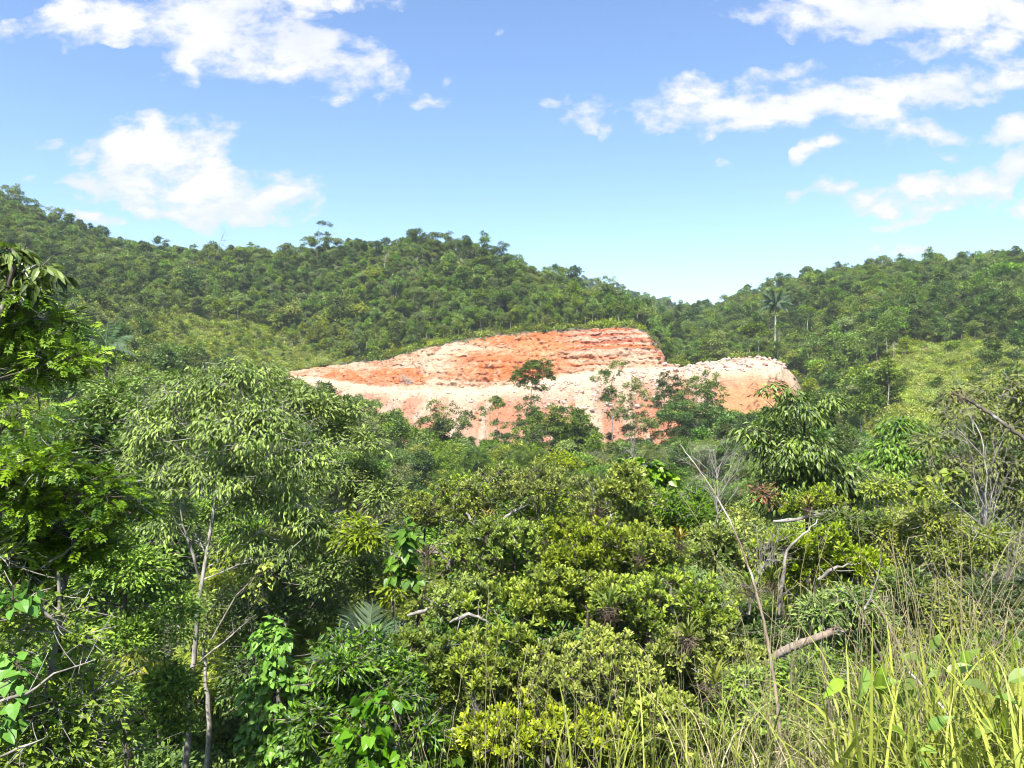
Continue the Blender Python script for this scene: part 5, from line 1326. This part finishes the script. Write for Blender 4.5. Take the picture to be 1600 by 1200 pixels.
# ------------------------------------------------------------------ broad-leaved seedlings and grass at the viewer's feet
BROAD = (A([(0, 0, 0), (.16, .14, .07), (.25, .38, .10), (.16, .72, .05), (0, 1.12, -.16), (-.16, .72, .05), (-.25, .38, .10), (-.16, .14, .07), (0, .2, 0), (0, .45, 0), (0, .74, -.02)]),
         [A([(0, 1, 8), (7, 0, 8)]), A([(1, 2, 9, 8), (2, 3, 10, 9), (6, 7, 8, 9), (5, 6, 9, 10)]), A([(3, 4, 10), (4, 5, 10)])])
def seedling(label, px_, y_, Yq, leaves, seed):
    Yq -= .45; leaves = [(a_, b_, c_ * 1.05, d_, e_) for (a_, b_, c_, d_, e_) in leaves] + [(a_ + 14, b_ + 34, c_ * .8, d_ + 2.2, e_) for (a_, b_, c_, d_, e_) in leaves[:2]]
    rng = np.random.default_rng(seed); x0 = (px_ - 800) / FPX * Yq; z0 = float(ground_z(x0, Yq)); B = np.array([x0, Yq, z0]); top_ = at(px_, y_, Yq) - B
    root = empty('seedling', B, label, 'seedling', 'broad-leaved seedlings in the grass')
    mb = MB(); tube(mb, bez(A([0, 0, -.05]), top_ * .5 + A([.05, 0, 0]), top_, 7), np.linspace(.006, .003, 7), 5, tint=.3); part('stem', mb.mesh('stem', M['broad']), root)
    for (lx, ly, sz, ang, tilt) in leaves:
        mb = MB(); p = at(lx, ly, Yq + rng.uniform(-.1, .1)) - B
        d = A([math.cos(ang), -.25, math.sin(ang)]); nrm = A([-math.sin(ang) * .6, -.8, abs(math.cos(ang)) * .9 + .3]) + A([0, 0, tilt])
        put_leaves(mb, BROAD, p[None], d[None], nrm[None], sz, rng.uniform(.2, .8))
        tubes_many(mb, top_[None], (top_ + p)[None] / 2, p[None], .003, .002, 2, 3, tint=.4)
        part('leaf', mb.mesh('leaf', M['broad']), root)
seedling('seedling with four big light green leaves right of the dark stem', 1380, 1120, 3.5, [(1318, 1062, .10, 3.7, .3), (1350, 1040, .13, 4.5, .2), (1378, 1085, .12, 1.7, 0), (1400, 1105, .11, .9, .4), (1362, 1110, .09, 2.6, .3)], 1)
seedling('seedling with yellow-green leaves beside the upright sword leaf', 1452, 1040, 3.6, [(1440, 1030, .10, 2.9, .2), (1455, 1015, .08, 1.2, 0), (1478, 1050, .12, .3, .5), (1430, 1062, .09, 3.6, .2), (1500, 1035, .09, .8, .1)], 2)
seedling('seedling with folded pale leaves at the right edge', 1560, 1090, 3.2, [(1545, 1080, .11, 2.7, .3), (1575, 1065, .12, .5, .4), (1590, 1100, .10, -.2, .5), (1555, 1125, .10, 3.6, .2), (1535, 1145, .09, 3.2, .4)], 3)
seedling('low seedling in front of the curled dead grass', 1430, 1160, 3.0, [(1415, 1150, .08, 2.6, .4), (1450, 1140, .09, .7, .3), (1430, 1180, .07, -.8, .4)], 4)

def blade_set(mb, rng, X, Y, L, W_, lean_dir, lean, tint, seg=6, curl=1.0, mat=0):
    n = len(X); Z = ground_z(X, Y) - .03; B = np.stack([X, Y, Z], 1)
    t = np.linspace(0, 1, seg + 1)
    bend = lean[:, None] * t[None] ** 1.8
    hor = L[:, None] * (np.cumsum(np.sin(bend * 1.2), 1) / (seg + 1)); ver = L[:, None] * (np.cumsum(np.cos(np.minimum(bend * 1.2, 2.6)), 1) / (seg + 1)); hor -= hor[:, :1]; ver -= ver[:, :1]
    dx, dy = np.cos(lean_dir), np.sin(lean_dir)
    C = B[:, None] + np.stack([hor * dx[:, None], hor * dy[:, None], ver], -1)
    wd = W_[:, None] * np.interp(t, [0, .25, .7, 1], [.6, 1, .8, .04])[None]
    s = np.stack([-dy, dx, 0 * dx], 1); tw = rng.uniform(-.6, .6, n); s = s * np.cos(tw)[:, None] + np.stack([dx, dy, 0 * dx], 1) * np.sin(tw)[:, None]
    Lf, Rt = C - s[:, None] * wd[..., None] / 2, C + s[:, None] * wd[..., None] / 2
    V = np.stack([Lf, Rt], 2).reshape(n, -1, 3)
    i = np.arange(seg); f = np.stack([2*i, 2*i+1, 2*i+3, 2*i+2], 1)
    mb.add(V.reshape(-1, 3), (f[None] + (np.arange(n) * 2 * (seg + 1))[:, None, None]).reshape(-1, 4), np.repeat(tint, 2 * (seg + 1)), mat)
    return C
gr = np.random.default_rng(808)
def scatter_right(n, y0, y1, x_lo, pw=1.0):
    Y = gr.uniform(y0, y1, n); px = x_lo + (1720 - x_lo) * gr.uniform(0, 1, n) ** pw
    return (px - 800) / FPX * Y, Y
def stems(mb, rng, X, Y, L, r, curl_p, mat, tint):
    n = len(X); Z = ground_z(X, Y) - .03; seg = 11; t = np.linspace(0, 1, seg)
    a = rng.uniform(0, 6.28, n); lean = rng.uniform(.03, .75, n) ** 1.2; cur = rng.random(n) < curl_p
    ang = lean[:, None] * t[None] * 1.5 + np.where(cur[:, None], np.maximum(t[None] - .80, 0) * rng.uniform(9, 22, (n, 1)), 0)
    step = L[:, None] / seg * np.where(t[None] > .80, .55, 1.)
    hor = np.cumsum(np.sin(ang) * step, 1); ver = np.cumsum(np.cos(ang) * step, 1)
    C = np.stack([X[:, None] + hor * np.cos(a)[:, None], Y[:, None] + hor * np.sin(a)[:, None], Z[:, None] + ver], -1)
    C += rng.normal(0, .004, C.shape)
    tan = norm(np.gradient(C, axis=1)); ref = norm(rng.normal(size=(n, 1, 3)) + tan * 0)
    A_ = norm(np.cross(tan, ref)); B_ = np.cross(tan, A_)
    g3 = np.arange(3) / 3 * 6.283; rad = (r[:, None] * np.interp(t, [0, .78, .85, 1], [1, .6, 1.1, .5])[None])
    ring = C[:, :, None] + rad[:, :, None, None] * (np.cos(g3)[None, None, :, None] * A_[:, :, None] + np.sin(g3)[None, None, :, None] * B_[:, :, None])
    i = np.arange(seg - 1)[:, None]; j = np.arange(3)[None]; f = np.stack([i*3+j, i*3+(j+1) % 3, (i+1)*3+(j+1) % 3, (i+1)*3+j], -1).reshape(-1, 4)
    mb.add(ring.reshape(-1, 3), (f[None] + (np.arange(n) * seg * 3)[:, None, None]).reshape(-1, 4), np.repeat(tint, seg * 3), mat, True)
    return C
G = MB()
X, Y = scatter_right(900, 2.3, 4.4, 1300, .6); n = len(X)
blade_set(G, gr, X, Y, gr.uniform(.4, 1.15, n), gr.uniform(.006, .016, n), gr.uniform(0, 6.28, n), gr.uniform(.3, 1.7, n), gr.uniform(.1, .9, n))
X, Y = scatter_right(260, 2.7, 5.0, 850, .9); n = len(X)
blade_set(G, gr, X, Y, gr.uniform(.45, 1.15, n), gr.uniform(.005, .010, n), gr.uniform(0, 6.28, n), gr.uniform(.3, 1.5, n), gr.uniform(.1, .9, n))
X, Y = scatter_right(560, 2.2, 3.7, 1270, .6); n = len(X)       # broad upright blades
blade_set(G, gr, X, Y, gr.uniform(.45, 1.25, n), gr.uniform(.006, .021, n), gr.uniform(0, 6.28, n), gr.uniform(.15, 1.5, n), gr.uniform(.5, .9, n))
tagged(part('green_grass', G.mesh('green_grass', M['grass'])), 'long green grass blades growing in the bottom right corner', 'grass', kind='stuff')
G = MB()
X, Y = scatter_right(240, 2.7, 6.0, 1150, .7); n = len(X)
stems(G, gr, X, Y, gr.uniform(.8, 1.75, n), gr.uniform(.0012, .0026, n), .55, 0, gr.uniform(0, .9, n))
X, Y = scatter_right(170, 2.8, 5.5, 640, 1.1); n = len(X)
stems(G, gr, X, Y, gr.uniform(.5, 1.25, n), gr.uniform(.0012, .0024, n), .5, 0, gr.uniform(0, .9, n))
X = (gr.normal(1480, 26, 60) - 800) / FPX * 4.3; Y = gr.normal(4.3, .12, 60); stems(G, gr, X, Y, gr.uniform(1.1, 1.95, 60), gr.uniform(.0016, .003, 60), .4, 0, gr.uniform(.3, .9, 60))
X, Y = scatter_right(900, 2.6, 5.6, 1080, .8); n = len(X)
blade_set(G, gr, X, Y, gr.uniform(.4, 1.15, n), gr.uniform(.003, .007, n), gr.uniform(0, 6.28, n), gr.uniform(.8, 2.6, n), gr.uniform(0, .9, n))
tagged(part('dry_grass', G.mesh('dry_grass', M['straw'])), 'straw-coloured grass stems with curled seed heads in the lower right', 'grass', kind='stuff')

# brushwood pile at the foot of the cut and broken roots along its rim
rr_ = np.random.default_rng(12)
B = at(637, 600, 198); mb = MB(); n = 26
S = rr_.normal(0, .9, (n, 3)) * A([1, .6, .2]); E = S + A([-1.1, 0, 2.8]) + rr_.normal(0, .8, (n, 3)); tubes_many(mb, S, (S + E) / 2, E, .07, .03, 2, 4)
root = empty('brushwood_pile', B, 'pile of dry grey poles leaning at the foot of the pale cut face', 'brushwood')
part('poles', mb.mesh('poles', M['dead']), root)
mb = MB(); n = 900
px_ = rr_.uniform(520, 1035, n); Ys_, Zs_ = qrows(px_)
P = np.stack([(px_ - 800) / FPX * Ys_[4], Ys_[4] + rr_.uniform(-.8, 1.2, n), Zs_[4] + rr_.uniform(-.6, .5, n)], 1)
E = P + rr_.normal(0, .55, (n, 3)) + A([0, -.5, -.35]); tubes_many(mb, P, (P + E) / 2 + rr_.normal(0, .15, P.shape), E, .05, .02, 2, 3)
tagged(part('root_tangle', mb.mesh('root_tangle', M['dead'])), 'broken roots and branches along the rim of the cut', 'roots', kind='stuff')

# ------------------------------------------------------------------ the air between here and the far ridge
lo = float(Zg.min()) - 3.0
hv = A([(-1800, -90, lo), (1800, -90, lo), (1800, 1430, lo), (-1800, 1430, lo), (-1800, -90, 175), (1800, -90, 175), (1800, 1430, 175), (-1800, 1430, 175)])
mb = MB(); mb.add(hv, [(0, 3, 2, 1), (4, 5, 6, 7), (0, 1, 5, 4), (1, 2, 6, 5), (2, 3, 7, 6), (3, 0, 4, 7)])
m = bpy.data.materials.new('haze'); m.use_nodes = True; t = NT(m.node_tree); t.n.clear()
pv = t.new('ShaderNodeVolumePrincipled'); pv.inputs['Color'].default_value = (.80, .88, 1.0, 1); pv.inputs['Density'].default_value = 0.00017; pv.inputs['Anisotropy'].default_value = 0.0
o = t.new('ShaderNodeOutputMaterial'); t.link(pv.outputs[0], o.inputs['Volume'])
tagged(part('haze', mb.mesh('haze', m)), kind='stuff')
